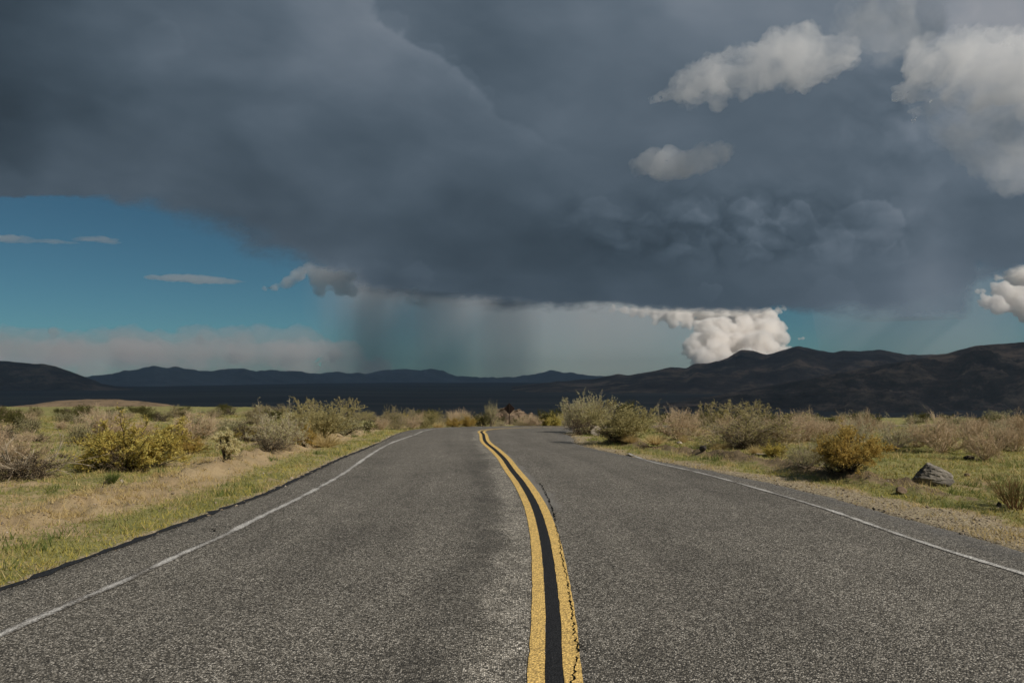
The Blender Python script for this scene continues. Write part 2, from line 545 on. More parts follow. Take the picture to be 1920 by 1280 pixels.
def asphalt_material():
    m = Mat('asphalt')
    P = m.geo()
    across = m.attr('across')          # metres from the centre line, + to the right
    along = m.attr('along')
    chip = m.n('ShaderNodeTexVoronoi'); m.l(P, chip.inputs['Vector']); chip.inputs['Scale'].default_value = 96.0
    sep = m.n('ShaderNodeSeparateColor'); m.l(chip.outputs['Color'], sep.inputs[0])
    tone = m.ramp(sep.outputs[0], [(0.0, (0.032, 0.029, 0.024)), (0.35, (0.110, 0.100, 0.081)), (0.62, (0.215, 0.195, 0.159)), (0.86, (0.345, 0.318, 0.268)), (1.0, (0.60, 0.555, 0.475))])
    # dark binder between the stones
    edge = m.mr(chip.outputs['Distance'], 0.35, 0.75)
    col = m.mix(m.math('MULTIPLY', edge, 0.8), tone, (0.022, 0.020, 0.017))
    comb = m.n('ShaderNodeCombineXYZ'); m.l(across, comb.inputs[0]); m.l(along, comb.inputs[1])
    streak = m.noise(m.mapping(comb.outputs[0], (1.3, 0.10, 1)), 1.0, 5, 0.6)
    blotch = m.noise(P, 0.55, 5, 0.6)
    patch = m.noise(P, 5.0, 4, 0.6)
    v = m.math('ADD', m.math('MULTIPLY', streak, 0.55), m.math('ADD', m.math('MULTIPLY', blotch, 0.45), m.math('MULTIPLY', patch, 0.25)))
    col = m.mix(1.0, col, m.ramp(m.mr(v, 0.42, 0.82), [(0, 0.72), (0.5, 1.20), (1, 1.60)]), 'MULTIPLY')
    # oily dark band in the left lane and the pale worn band beside the yellow lines
    wob = m.math('MULTIPLY', m.math('SUBTRACT', m.noise(P, 1.1, 4), 0.5), 0.5)
    ax = m.math('ADD', across, wob)
    dark = m.math('SUBTRACT', 1.0, m.mr(m.math('ABSOLUTE', m.math('ADD', ax, 0.72)), 0.03, 0.36, 0, 1, True))
    dark = m.math('MULTIPLY', dark, m.mr(along, 22, 12))
    dark = m.math('MULTIPLY', dark, m.mr(m.noise(P, 3.0, 5, 0.65), 0.3, 0.6))
    col = m.mix(m.math('MULTIPLY', dark, 0.44), col, (0.030, 0.028, 0.024))
    pale = m.math('SUBTRACT', 1.0, m.mr(m.math('ABSOLUTE', m.math('ADD', ax, 0.22)), 0.12, 0.34, 0, 1, True))
    pale = m.math('MULTIPLY', pale, m.mr(patch, 0.25, 0.6))
    col = m.mix(m.math('MULTIPLY', pale, 0.8), col, m.mix(1.0, col, (1.9, 1.9, 1.9), 'MULTIPLY'))
    # smooth grey patching strip between the right yellow line and the crack
    strip = m.math('MULTIPLY', m.mr(across, 0.14, 0.17), m.mr(m.math('ADD', ax, m.math('MULTIPLY', along, 0.012)), 0.50, 0.40))
    strip = m.math('MULTIPLY', strip, m.math('MULTIPLY', m.mr(along, 9.6, 10.2), m.mr(along, 21, 18)))
    col = m.mix(m.math('MULTIPLY', strip, 0.75), col, (0.235, 0.222, 0.200))
    # dusty pale smears across the farther pavement
    sm = m.noise(m.mapping(P, (0.25, 1.9, 1)), 1.0, 5, 0.6)
    smf = m.math('MULTIPLY', m.mr(sm, 0.60, 0.70), m.mr(along, 12, 24))
    col = m.mix(m.math('MULTIPLY', smf, 0.45), col, (0.22, 0.20, 0.175))
    dustf = m.mr(along, 9, 34, 0.0, 0.30)
    col = m.mix(dustf, col, (0.150, 0.138, 0.118))
    # coarse loose chippings towards the right edge
    sh = m.math('MULTIPLY', m.mr(m.attr('redge'), 0.75, 0.25), m.mr(patch, 0.3, 0.65))
    col = m.mix(m.math('MULTIPLY', sh, 0.5), col, m.ramp(sep.outputs[1], [(0, (0.05, 0.052, 0.055)), (0.6, (0.12, 0.122, 0.125)), (1, (0.24, 0.235, 0.225))]))
    hgt = m.math('SUBTRACT', 1.0, chip.outputs['Distance'])
    bp = m.bump(hgt, 0.75, 0.012)
    m.principled(col, 0.85, bp, 0.25)
    return m.m

def build_road():
    cols = []
    nl, nr = 26, 26
    for t in np.linspace(0, 1, nl)[:-1]:
        cols.append(LE * (1 - t) + CE * t)
    for t in np.linspace(0, 1, nr):
        cols.append(CE * (1 - t) + RR * t)
    G = np.stack(cols, 1)                        # stations x columns x 2
    X, Y = G[..., 0], G[..., 1]
    Z = road_z(X, Y) + ROAD_T
    nc = G.shape[1]
    across = np.zeros(X.shape)
    dl = np.linalg.norm(LE - CE, axis=1); dr = np.linalg.norm(RR - CE, axis=1)
    tl = np.concatenate([-(1 - np.linspace(0, 1, nl)[:-1]), np.zeros(nr)])
    tr = np.concatenate([np.zeros(nl - 1), np.linspace(0, 1, nr)])
    across = tl[None] * dl[:, None] + tr[None] * dr[:, None]
    s = np.concatenate([[0], np.cumsum(np.linalg.norm(np.diff(CE, axis=0), axis=1))])
    i0 = np.argmin(np.abs(CE[:, 1]))
    s = s - s[i0]
    along = np.repeat(s[:, None], nc, 1)
    redge = (1 - tr)[None] * dr[:, None]
    # ragged outer edges with a drop to the verge
    wig_l = 0.05 * fbm(s * 1.7, 0.0, 5.0, 4) + 0.02 * fbm(s * 9, 0.0, 6.0, 3)
    wig_r = 0.09 * fbm(s * 1.3, 3.0, 5.0, 4) + 0.04 * fbm(s * 7, 0.0, 7.0, 3)
    X[:, 0] += wig_l; X[:, -1] += wig_r
    Z[:, -1] -= 0.02
    skL = np.stack([X[:, 0] - 0.05, Y[:, 0], Z[:, 0] - 0.15], 1)
    skR = np.stack([X[:, -1] + 0.10, Y[:, -1], Z[:, -1] - 0.15], 1)
    V = np.concatenate([skL[:, None], np.stack([X, Y, Z], -1), skR[:, None]], 1)
    pad = lambda a: np.concatenate([a[:, :1], a, a[:, -1:]], 1)
    me = mesh_from('road', V.reshape(-1, 3), grid_faces(NS, nc + 2), True)
    add_attr(me, 'across', pad(across).ravel())
    add_attr(me, 'along', pad(along).ravel())
    add_attr(me, 'redge', pad(redge).ravel())
    return me

road = link('road', build_road(), asphalt_material())
tag(road, 'two lane grey chip sealed asphalt road bending right over a rise', kind='structure')

def ribbon(name, line, off, width, lift, mat, n=700, jag=0.0, y0=-38, y1=1e9, seed=0.0, taper=False):
    p = spline(line, n)
    keep = (p[:, 1] > y0) & (p[:, 1] < y1)
    p = p[keep]
    t = np.gradient(p, axis=0)
    t /= np.linalg.norm(t, axis=1)[:, None]
    nrm = np.stack([t[:, 1], -t[:, 0]], 1)
    s = np.concatenate([[0], np.cumsum(np.linalg.norm(np.diff(p, axis=0), axis=1))])
    w = np.full(len(p), width / 2)
    if np.ndim(off): off = np.asarray(off)[keep]
    a = p + nrm * (off - w + jag * fbm(s * 6, seed, 1.0, 4))[:, None]
    b = p + nrm * (off + w + jag * fbm(s * 6, seed + 40, 2.0, 4))[:, None]
    V = np.stack([a, (a + b) / 2, b], 1)
    Z = road_z(V[..., 0], V[..., 1]) + ROAD_T + lift
    V = np.concatenate([V, Z[..., None]], -1)
    me = mesh_from(name, V.reshape(-1, 3), grid_faces(len(p), 3), True)
    v = np.repeat(np.array([-1.0, 0, 1.0])[None], len(p), 0)
    add_attr(me, 'v', v.ravel())
    o = link(name, me, mat, road)
    return o

def paint_material(name, base, worn, wear, edge_wear=0.0):
    m = Mat(name)
    P = m.geo()
    chip = m.n('ShaderNodeTexVoronoi'); m.l(P, chip.inputs['Vector']); chip.inputs['Scale'].default_value = 70.0
    sep = m.n('ShaderNodeSeparateColor'); m.l(chip.outputs['Color'], sep.inputs[0])
    g = m.ramp(sep.outputs[0], [(0, 0.62), (0.5, 0.95), (1, 1.2)])
    col = m.mix(1.0, base, g, 'MULTIPLY')
    col = m.mix(m.mr(chip.outputs['Distance'], 0.45, 0.8, 0, 0.75), col, worn)
    n = m.math('ADD', m.math('MULTIPLY', m.noise(P, 2.2, 5, 0.6), 0.5), m.math('MULTIPLY', m.noise(P, 75.0, 3, 0.7), 0.5))
    if edge_wear:
        n = m.math('ADD', n, m.mr(m.math('ABSOLUTE', m.attr('v')), 0.2, 1.0, 0.0, edge_wear))
    wf = m.mr(n, wear, wear + 0.10)
    asph = m.ramp(sep.outputs[1], [(0, (0.035, 0.032, 0.027)), (0.6, (0.13, 0.118, 0.10)), (1, (0.28, 0.255, 0.22))])
    col = m.mix(wf, col, asph)
    bp = m.bump(m.math('SUBTRACT', 1.0, chip.outputs['Distance']), 0.6, 0.010)
    m.principled(col, 0.75, bp, 0.25)
    return m.m

yel = paint_material('yellow_road_paint', (0.84, 0.565, 0.18), (0.30, 0.20, 0.075), 0.58)
blk = paint_material('black_sealant', (0.022, 0.022, 0.023), (0.010, 0.010, 0.010), 0.66)
wht = paint_material('white_road_paint', (0.64, 0.62, 0.575), (0.20, 0.19, 0.17), 0.50, 0.13)
tar = paint_material('tarred_edge', (0.026, 0.027, 0.030), (0.010, 0.010, 0.010), 0.74, 0.05)

ribbon('yellow_line', cen_line, -0.096, 0.090, 0.005, yel, 1400, 0.006, seed=1)
ribbon('yellow_line', cen_line, 0.098, 0.098, 0.005, yel, 1400, 0.006, seed=2)
ribbon('black_strip', cen_line, 0.0, 0.092, 0.003, blk, 1400, 0.004, seed=3)
ribbon('edge_line', lw_line, 0.0, 0.10, 0.005, wht, 1000, 0.005, seed=4)
ribbon('edge_line', rw_line, 0.0, 0.085, 0.005, wht, 1000, 0.007, seed=5, y1=18.5)
ribbon('tarred_edge', left_edge, 0.03, 0.085, 0.006, tar, 1200, 0.07, seed=6, y1=22)

# jagged crack running along the right yellow line, and its side spurs
crk = Mat('crack_gap')
crk.principled((0.008, 0.0075, 0.007), 1.0, None, 0.0)
def crack(pts, w, seed):
    p = spline(np.array(pts, float), 140)
    s = np.linspace(0, len(pts), 140)
    t = np.gradient(p, axis=0); t /= np.linalg.norm(t, axis=1)[:, None]
    nr = np.stack([t[:, 1], -t[:, 0]], 1)
    p = p + nr * (0.016 * fbm(s * 3.1, seed, 0.0, 5, 0.65))[:, None]
    ww = w * np.clip(0.55 + 0.9 * fbm(s * 4, seed + 9, 0.0, 4), 0.04, 1.6)
    ww[0] = ww[-1] = 0.0005
    a, b = p - nr * ww[:, None], p + nr * ww[:, None]
    V = np.stack([a, b], 1)
    Z = road_z(V[..., 0], V[..., 1]) + ROAD_T + 0.009
    V = np.concatenate([V, Z[..., None]], -1)
    link('crack', mesh_from('crack', V.reshape(-1, 3), grid_faces(140, 2)), crk.m, road)
cr = lambda pts: unroad(pts)
crack(cr([(1074, 1290), (1079, 1240), (1083, 1215), (1076, 1180), (1072, 1140), (1066, 1110)]), 0.006, 1.0)
crack(cr([(1083, 1208), (1093, 1214), (1102, 1226)]), 0.007, 2.0)
crack(cr([(1088, 1200), (1098, 1207)]), 0.006, 2.6)
crack(cr([(1067, 1112), (1062, 1080), (1055, 1050), (1049, 1015), (1042, 985)]), 0.005, 3.0)
crack(cr([(1042, 978), (1038, 960), (1030, 940), (1020, 918), (1012, 905)]), 0.010, 4.0)
crack(cr([(1066, 1085), (1078, 1093), (1088, 1112)]), 0.004, 5.0)
crack(cr([(380, 993), (392, 992), (404, 997)]), 0.012, 6.0)
crack(cr([(348, 1000), (356, 1001), (364, 1003)]), 0.008, 7.0)
crack(cr([(408, 968), (430, 969)]), 0.006, 8.0)

# ------------------------------------------------------------------ mountains
def rock_material(name, dark, mid, light, scale):
    m = Mat(name)
    P = m.geo()
    n1 = m.noise(P, 1.0 / scale, 7, 0.62)
    n2 = m.noise(m.mapping(P, (1, 1, 3)), 4.2 / scale, 6, 0.65)
    n3 = m.noise(P, 30.0 / scale, 4, 0.7)
    v = m.math('ADD', m.math('MULTIPLY', n1, 0.55), m.math('ADD', m.math('MULTIPLY', n2, 0.30), m.math('MULTIPLY', n3, 0.15)))
    col = m.ramp(m.mr(v, 0.38, 0.62), [(0, dark), (0.5, mid), (1, light)])
    bp = m.bump(n3, 0.6, scale * 0.01)
    m.principled(col, 0.95, bp, 0.05)
    return m.m

def mountain(name, ridge, D, depth_f, depth_b, seed, mat, label, rough=0.35, jag=2.0, ncol=520, nf=46, nb=14, base=None, gully=1.0):
    """ridge: skyline pixels -> a range D metres away with real slopes in front of and behind its crest"""
    ridge = np.array(ridge, float)
    px = np.linspace(ridge[0, 0], ridge[-1, 0], ncol)
    py = np.interp(px, ridge[:, 0], ridge[:, 1])
    k = np.hanning(7); k /= k.sum()
    py = np.convolve(np.pad(py, 3, mode='edge'), k, mode='valid')
    py = py + jag * 0.5 * fbm(px / 22.0, seed, 0.0, 4, 0.6)
    d = pdir(px, py)
    Dp = np.interp(px, ridge[:, 0], ridge[:, 2] if ridge.shape[1] > 2 else np.full(len(ridge), D))
    hor = np.hypot(d[:, 0], d[:, 1])
    ux, uy = d[:, 0] / hor, d[:, 1] / hor
    dist = Dp / uy
    zr = CAM_H + d[:, 2] / hor * dist
    b = FLOOR_Z - 25 if base is None else base
    t = np.concatenate([-np.linspace(1, 0, nf) ** 1.15, np.linspace(0, 1, nb)[1:]])
    T, I = np.meshgrid(t, np.arange(ncol), indexing='ij')
    w = 0.12 * fbm(px[I] / 90.0, T * 1.5, seed + 3, 3) * (1 - np.abs(T)) * np.abs(T) * 4
    RD = dist[I] + np.where(T < 0, T * depth_f, T * depth_b)
    X, Y = ux[I] * RD, uy[I] * RD
    f = np.clip(1 - np.abs(T + w * np.sign(T)), 0, 1)
    fall = 0.55 * f ** 1.0 + 0.45 * f ** 2.2
    sc = depth_f * 0.42
    ng = ridged(X / sc, Y / sc, seed, 6, 0.52)
    env = np.clip(np.abs(T) * 5, 0, 1) * np.clip(f * 3.0, 0, 1)
    H = (zr[I] - b)
    Z = b + H * fall + env * H * rough * 0.30 * gully * (ng - 0.55)
    # nothing in front may stick up over the traced skyline
    lim = CAM_H + (zr[I] - CAM_H) / dist[I] * RD - np.abs(T) * H * 0.05
    Z = np.where(T < 0, np.minimum(Z, lim), Z)
    me = mesh_from(name, np.stack([X, Y, Z], -1).reshape(-1, 3), grid_faces(len(t), ncol), True)
    o = link(name, me, mat)
    return tag(o, label, kind='structure')

m_far = rock_material('hazed_mountain_rock', (0.20, 0.205, 0.215), (0.26, 0.265, 0.275), (0.33, 0.332, 0.34), 1800)  # rock colour paled so that distance haze is painted in
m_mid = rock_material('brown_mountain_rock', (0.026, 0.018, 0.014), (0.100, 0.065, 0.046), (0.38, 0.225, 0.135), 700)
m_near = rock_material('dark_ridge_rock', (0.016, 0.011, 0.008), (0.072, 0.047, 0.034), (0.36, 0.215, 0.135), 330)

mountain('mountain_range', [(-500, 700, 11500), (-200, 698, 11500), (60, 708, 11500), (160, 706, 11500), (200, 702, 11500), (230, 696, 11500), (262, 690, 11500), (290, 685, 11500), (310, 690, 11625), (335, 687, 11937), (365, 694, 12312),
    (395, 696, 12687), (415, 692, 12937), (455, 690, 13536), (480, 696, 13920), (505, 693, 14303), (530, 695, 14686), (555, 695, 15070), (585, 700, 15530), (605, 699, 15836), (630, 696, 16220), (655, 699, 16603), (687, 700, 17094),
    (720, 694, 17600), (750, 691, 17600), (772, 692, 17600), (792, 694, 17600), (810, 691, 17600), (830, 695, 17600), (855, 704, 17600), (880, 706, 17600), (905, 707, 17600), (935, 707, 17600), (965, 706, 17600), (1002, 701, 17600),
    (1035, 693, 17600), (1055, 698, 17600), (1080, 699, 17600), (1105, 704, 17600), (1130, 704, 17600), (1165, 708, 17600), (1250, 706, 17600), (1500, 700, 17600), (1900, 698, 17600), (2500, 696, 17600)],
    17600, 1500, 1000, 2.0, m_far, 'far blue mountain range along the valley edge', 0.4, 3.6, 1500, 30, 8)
mountain('mountain_block', [(-420, 664), (-200, 668), (-60, 673), (0, 676), (37, 679), (65, 682), (82, 682), (97, 685), (112, 689), (135, 697), (155, 705), (175, 712), (192, 719), (215, 724), (250, 728)],
    8200, 1500, 2500, 9.0, m_mid, 'dark mountain block at the left end of the valley', 0.5, 1.5, 420)
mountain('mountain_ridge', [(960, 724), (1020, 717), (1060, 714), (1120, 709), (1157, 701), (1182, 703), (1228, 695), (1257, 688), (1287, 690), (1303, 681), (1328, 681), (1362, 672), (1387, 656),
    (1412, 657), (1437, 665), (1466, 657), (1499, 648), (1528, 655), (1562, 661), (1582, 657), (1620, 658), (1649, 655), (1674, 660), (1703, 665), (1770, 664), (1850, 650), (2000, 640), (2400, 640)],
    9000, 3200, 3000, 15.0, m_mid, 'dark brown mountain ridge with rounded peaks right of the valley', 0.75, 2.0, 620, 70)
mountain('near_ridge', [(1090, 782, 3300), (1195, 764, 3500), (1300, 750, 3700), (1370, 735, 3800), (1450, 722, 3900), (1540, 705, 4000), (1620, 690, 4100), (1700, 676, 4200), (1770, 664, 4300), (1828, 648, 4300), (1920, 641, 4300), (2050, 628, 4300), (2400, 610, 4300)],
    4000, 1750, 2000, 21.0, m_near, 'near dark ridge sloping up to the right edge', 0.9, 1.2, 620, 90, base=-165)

# ------------------------------------------------------------------ storm cloud deck
DECK_H = 2500.0

def s2l(v):
    v = np.asarray(v, float) / 255.0
    return np.where(v <= 0.04045, v / 12.92, ((v + 0.055) / 1.055) ** 2.4)

# (photo x, y, tone): light and dark painted into the cloud colour there
DECK_TONES = np.array([
    (-300, 0, 62), (-300, 200, 55), (-300, 340, 72), (0, 0, 70), (0, 120, 66), (0, 230, 60), (20, 300, 66), (0, 352, 88), (90, 345, 90), (120, 60, 84), (130, 200, 74), (250, 20, 92), (300, 80, 102), (220, 150, 84),
    (350, 180, 88), (250, 280, 80), (400, 300, 84), (300, 360, 88), (200, 330, 86), (400, 100, 94), (480, 30, 96), (560, 110, 104), (520, 200, 94), (640, 40, 108), (600, 180, 94), (620, 300, 86), (500, 380, 84), (400, 410, 84),
    (700, 120, 106), (760, 200, 98), (780, 300, 88), (850, 250, 92), (920, 60, 92), (860, 20, 92), (1000, 30, 96), (1000, 130, 97), (960, 250, 97), (1060, 210, 99), (600, 420, 80), (700, 400, 80), (640, 500, 90), (740, 480, 80), (820, 420, 77),
    (900, 480, 74), (950, 430, 77), (870, 530, 78), (1000, 500, 74), (1000, 560, 80), (1080, 540, 76), (1150, 560, 82), (1130, 470, 76), (1000, 360, 86), (1080, 300, 91), (1150, 120, 100), (1120, 20, 106), (1250, 60, 104), (1330, 10, 122), (1440, 20, 118),
    (1250, 240, 97), (1180, 330, 93), (1400, 260, 95), (1500, 200, 96), (1550, 300, 95), (1640, 250, 98), (1660, 120, 112), (1640, 40, 126), (1560, 20, 118), (1250, 400, 97), (1350, 380, 102), (1450, 400, 106), (1250, 500, 80), (1350, 530, 78), (1450, 490, 90),
    (1400, 565, 84), (1300, 560, 80), (1540, 440, 98), (1600, 500, 96), (1660, 400, 112), (1640, 560, 98), (1750, 300, 108), (1740, 420, 100), (1760, 500, 100), (1840, 400, 92), (1900, 370, 90), (1860, 300, 112), (1820, 200, 132), (1890, 250, 98), (1900, 320, 118),
    (1900, 450, 96), (1700, 560, 98), (1850, 20, 148), (1740, 20, 138), (1920, 120, 140), (2200, 100, 130), (2200, 400, 95), (2500, 200, 110), (500, -300, 95), (1000, -300, 100), (1600, -300, 125), (2200, -300, 130), (0, -300, 85)], float)
BASE_X = np.array([-600, 0, 150, 250, 330, 450, 540, 600, 700, 830, 950, 1170, 1330, 1480, 1580, 1700, 1800, 1840, 1920, 2400], float)
BASE_Y = np.array([362, 369, 369, 376, 396, 438, 482, 505, 552, 566, 571, 574, 581, 577, 584, 594, 580, 520, 494, 470], float)
BASE_S = np.array([4, 3, 5, 14, 34, 46, 34, 28, 30, 22, 14, 9, 9, 9, 18, 50, 56, 26, 10, 10], float)

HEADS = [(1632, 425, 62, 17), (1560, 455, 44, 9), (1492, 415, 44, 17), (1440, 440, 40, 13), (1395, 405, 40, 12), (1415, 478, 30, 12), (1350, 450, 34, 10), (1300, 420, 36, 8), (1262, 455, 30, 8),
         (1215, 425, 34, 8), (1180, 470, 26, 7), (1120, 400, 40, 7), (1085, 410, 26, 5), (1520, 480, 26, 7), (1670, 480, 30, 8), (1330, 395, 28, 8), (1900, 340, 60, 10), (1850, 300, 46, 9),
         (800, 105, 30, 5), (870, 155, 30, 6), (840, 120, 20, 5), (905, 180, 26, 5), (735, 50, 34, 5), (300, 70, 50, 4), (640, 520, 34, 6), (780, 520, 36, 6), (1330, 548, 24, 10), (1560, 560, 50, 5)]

def build_deck():
    el0 = 3.55
    az = np.radians(np.concatenate([np.linspace(-76, -38, 40)[:-1], np.linspace(-38, 38, 860), np.linspace(38, 80, 44)[1:]]))
    NR = 420
    elmax = np.maximum(np.degrees(np.arctan(DECK_H * np.cos(az) / 620.0)), el0 + 1.0)
    elmid = np.minimum(elmax * 0.97, 28.0)
    t1 = np.linspace(0, 1, 370)[:, None]
    t2 = np.linspace(0, 1, 51)[1:, None]
    EL = np.radians(np.concatenate([el0 + (elmid - el0)[None] * t1, elmid[None] + (elmax - elmid)[None] * t2]))
    AZ = np.repeat(az[None], NR, 0)
    dx, dy, dz = np.cos(EL) * np.sin(AZ), np.cos(EL) * np.cos(AZ), np.sin(EL)
    dd = np.stack([dx, dy, dz], -1)
    den = np.maximum(dd @ _fw, 0.12)
    PX = np.clip(960 + F_PX * (dd @ _rt) / den, -900, 2800)
    PY = np.clip(640 - F_PX * (dd @ _up) / den, -900, 700)
    rho = DECK_H / np.tan(EL)
    X, Y = rho * np.sin(AZ), rho * np.cos(AZ)
    # painted brightness field of the cloud
    wx = PX + 34 * fbm(PX / 230, PY / 150, 1.0, 4); wy = PY + 22 * fbm(PX / 230, PY / 150, 7.0, 4)
    gx, gy = np.meshgrid(np.arange(-960, 2861, 10.0), np.arange(-960, 761, 10.0))
    num = np.zeros(gx.shape); dn = np.zeros(gx.shape)
    for cx, cy, v in DECK_TONES:
        w = 1.0 / (((gx - cx) / 1.25) ** 2 + (gy - cy) ** 2 + 42 ** 2) ** 1.7
        num += w * v; dn += w
    G0 = num / dn
    fx, fy = np.clip((wx + 960) / 10, 0, G0.shape[1] - 1.01), np.clip((wy + 960) / 10, 0, G0.shape[0] - 1.01)
    i, j = fx.astype(int), fy.astype(int); fx, fy = fx - i, fy - j
    G = (G0[j, i] * (1 - fx) + G0[j, i + 1] * fx) * (1 - fy) + (G0[j + 1, i] * (1 - fx) + G0[j + 1, i + 1] * fx) * fy
    # long soft streaks of the underside, running with the flow
    u = PX * 0.86 + PY * 0.5; v_ = -PX * 0.42 + PY * 0.9
    G += 5.5 * fbm(u / 330, v_ / 110, 3.0, 5, 0.5) * sstep(1250, 850, PX)
    G += 5.0 * fbm(wx / 180, wy / 100, 13.0, 5, 0.5)
    G = 90 + 1.12 * (G - 90)
    G += 11 * np.exp(-((PX - 1748 + 12 * fbm(PY / 120, 0.0, 5.0, 2)) / 58) ** 2) * sstep(220, 360, PY)
    # bright rolled margin from upper middle down to the right, sharp on its far side
    ex = np.interp(PY, [-300, 0, 40, 70, 110, 160, 215, 260, 330], [520, 694, 722, 752, 832, 893, 950, 1015, 1140])
    sd_ = (ex - PX) * 0.72 + 16 * fbm(PX / 60, PY / 60, 21.0, 5, 0.55)
    amp = np.interp(PY, [-300, -60, 40, 110, 180, 250, 320], [6, 12, 19, 18, 14, 6, 0])
    G += amp * sstep(-7, 12, sd_) * np.exp(-np.clip(sd_, 0, None) / 85)
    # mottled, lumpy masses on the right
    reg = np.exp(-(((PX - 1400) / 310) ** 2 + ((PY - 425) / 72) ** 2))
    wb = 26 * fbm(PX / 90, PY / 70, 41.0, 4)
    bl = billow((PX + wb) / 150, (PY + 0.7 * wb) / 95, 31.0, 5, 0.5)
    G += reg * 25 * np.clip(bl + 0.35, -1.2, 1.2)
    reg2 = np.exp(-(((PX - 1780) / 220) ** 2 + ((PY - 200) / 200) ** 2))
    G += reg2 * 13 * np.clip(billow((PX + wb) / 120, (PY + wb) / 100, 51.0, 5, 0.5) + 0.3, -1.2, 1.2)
    # cauliflower heads, crisp rimmed, with upper right light painted into their tone
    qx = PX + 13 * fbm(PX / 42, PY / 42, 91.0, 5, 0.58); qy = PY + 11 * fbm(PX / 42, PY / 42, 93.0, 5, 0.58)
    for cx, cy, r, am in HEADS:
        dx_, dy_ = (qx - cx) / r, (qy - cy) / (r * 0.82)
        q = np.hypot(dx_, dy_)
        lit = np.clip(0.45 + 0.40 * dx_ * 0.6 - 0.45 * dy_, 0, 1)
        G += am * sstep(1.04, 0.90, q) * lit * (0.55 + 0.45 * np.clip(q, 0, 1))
    # heavier base
    yb = np.interp(PX + 14 * fbm(PX / 60, 0.0, 61.0, 4), BASE_X, BASE_Y) + np.interp(PX, BASE_X, 7.0 + 0.28 * BASE_S) * fbm(PX / 85, PY / 40, 62.0, 6, 0.58)
    sb = np.interp(PX, BASE_X, BASE_S)
    # rays of falling rain under the base
    rain = fbm(PX / 70, PY / 500, 71.0, 2) * np.exp(-((PX - 1760) / 90) ** 2) * sstep(230, 330, PY)
    G += 5 * rain
    alpha = sstep(sb, -sb, PY - yb)
    G = np.clip(G, 30, 190)
    z = DECK_H + 45 * fbm(X / 3500, Y / 3500, 81.0, 2) * sstep(40000, 12000, rho)
    me = mesh_from('storm_cloud', np.stack([X, Y, z], -1).reshape(-1, 3), grid_faces(NR, len(az)), True)
    add_attr(me, 'thin', s2l(G).ravel())  # painted brightness of the cloud, drives its colour
    add_attr(me, 'cover', alpha.ravel())
    return me

def deck_material():
    m = Mat('storm_cloud_vapour')
    T = m.attr('thin')  # painted light and dark of the underside
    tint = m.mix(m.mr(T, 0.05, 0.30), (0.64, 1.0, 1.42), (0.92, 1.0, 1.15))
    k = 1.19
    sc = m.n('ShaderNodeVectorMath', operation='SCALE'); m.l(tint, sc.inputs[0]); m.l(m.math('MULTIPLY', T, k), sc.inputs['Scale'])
    tr = m.n('ShaderNodeBsdfTranslucent'); m.l(sc.outputs[0], tr.inputs['Color'])
    tp = m.n('ShaderNodeBsdfTransparent')
    mx = m.n('ShaderNodeMixShader'); m.l(m.attr('cover'), mx.inputs[0]); m.l(tp.outputs[0], mx.inputs[1]); m.l(tr.outputs[0], mx.inputs[2])
    m.l(mx.outputs[0], m.out.inputs['Surface'])
    return m.m

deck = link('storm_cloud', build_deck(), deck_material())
tag(deck, 'vast dark blue grey storm cloud spread over the valley', 'cloud', kind='thing')

# ------------------------------------------------------------------ cumulus clouds
def cloud_volume(name, density, color=(0.98, 0.98, 0.98), aniso=0.35, wisp=0.0):
    m = Mat(name)
    v = m.n('ShaderNodeVolumePrincipled')
    v.inputs['Color'].default_value = (*color, 1)
    v.inputs['Density'].default_value = density
    if wisp:
        n = m.noise(m.geo(), 1.0 / wisp, 7, 0.66, 0.9)
        m.l(m.mr(n, 0.40, 0.62, 0.0, density), v.inputs['Density'])
    v.inputs['Anisotropy'].default_value = aniso
    m.l(v.outputs[0], m.out.inputs['Volume'])
    return m.m

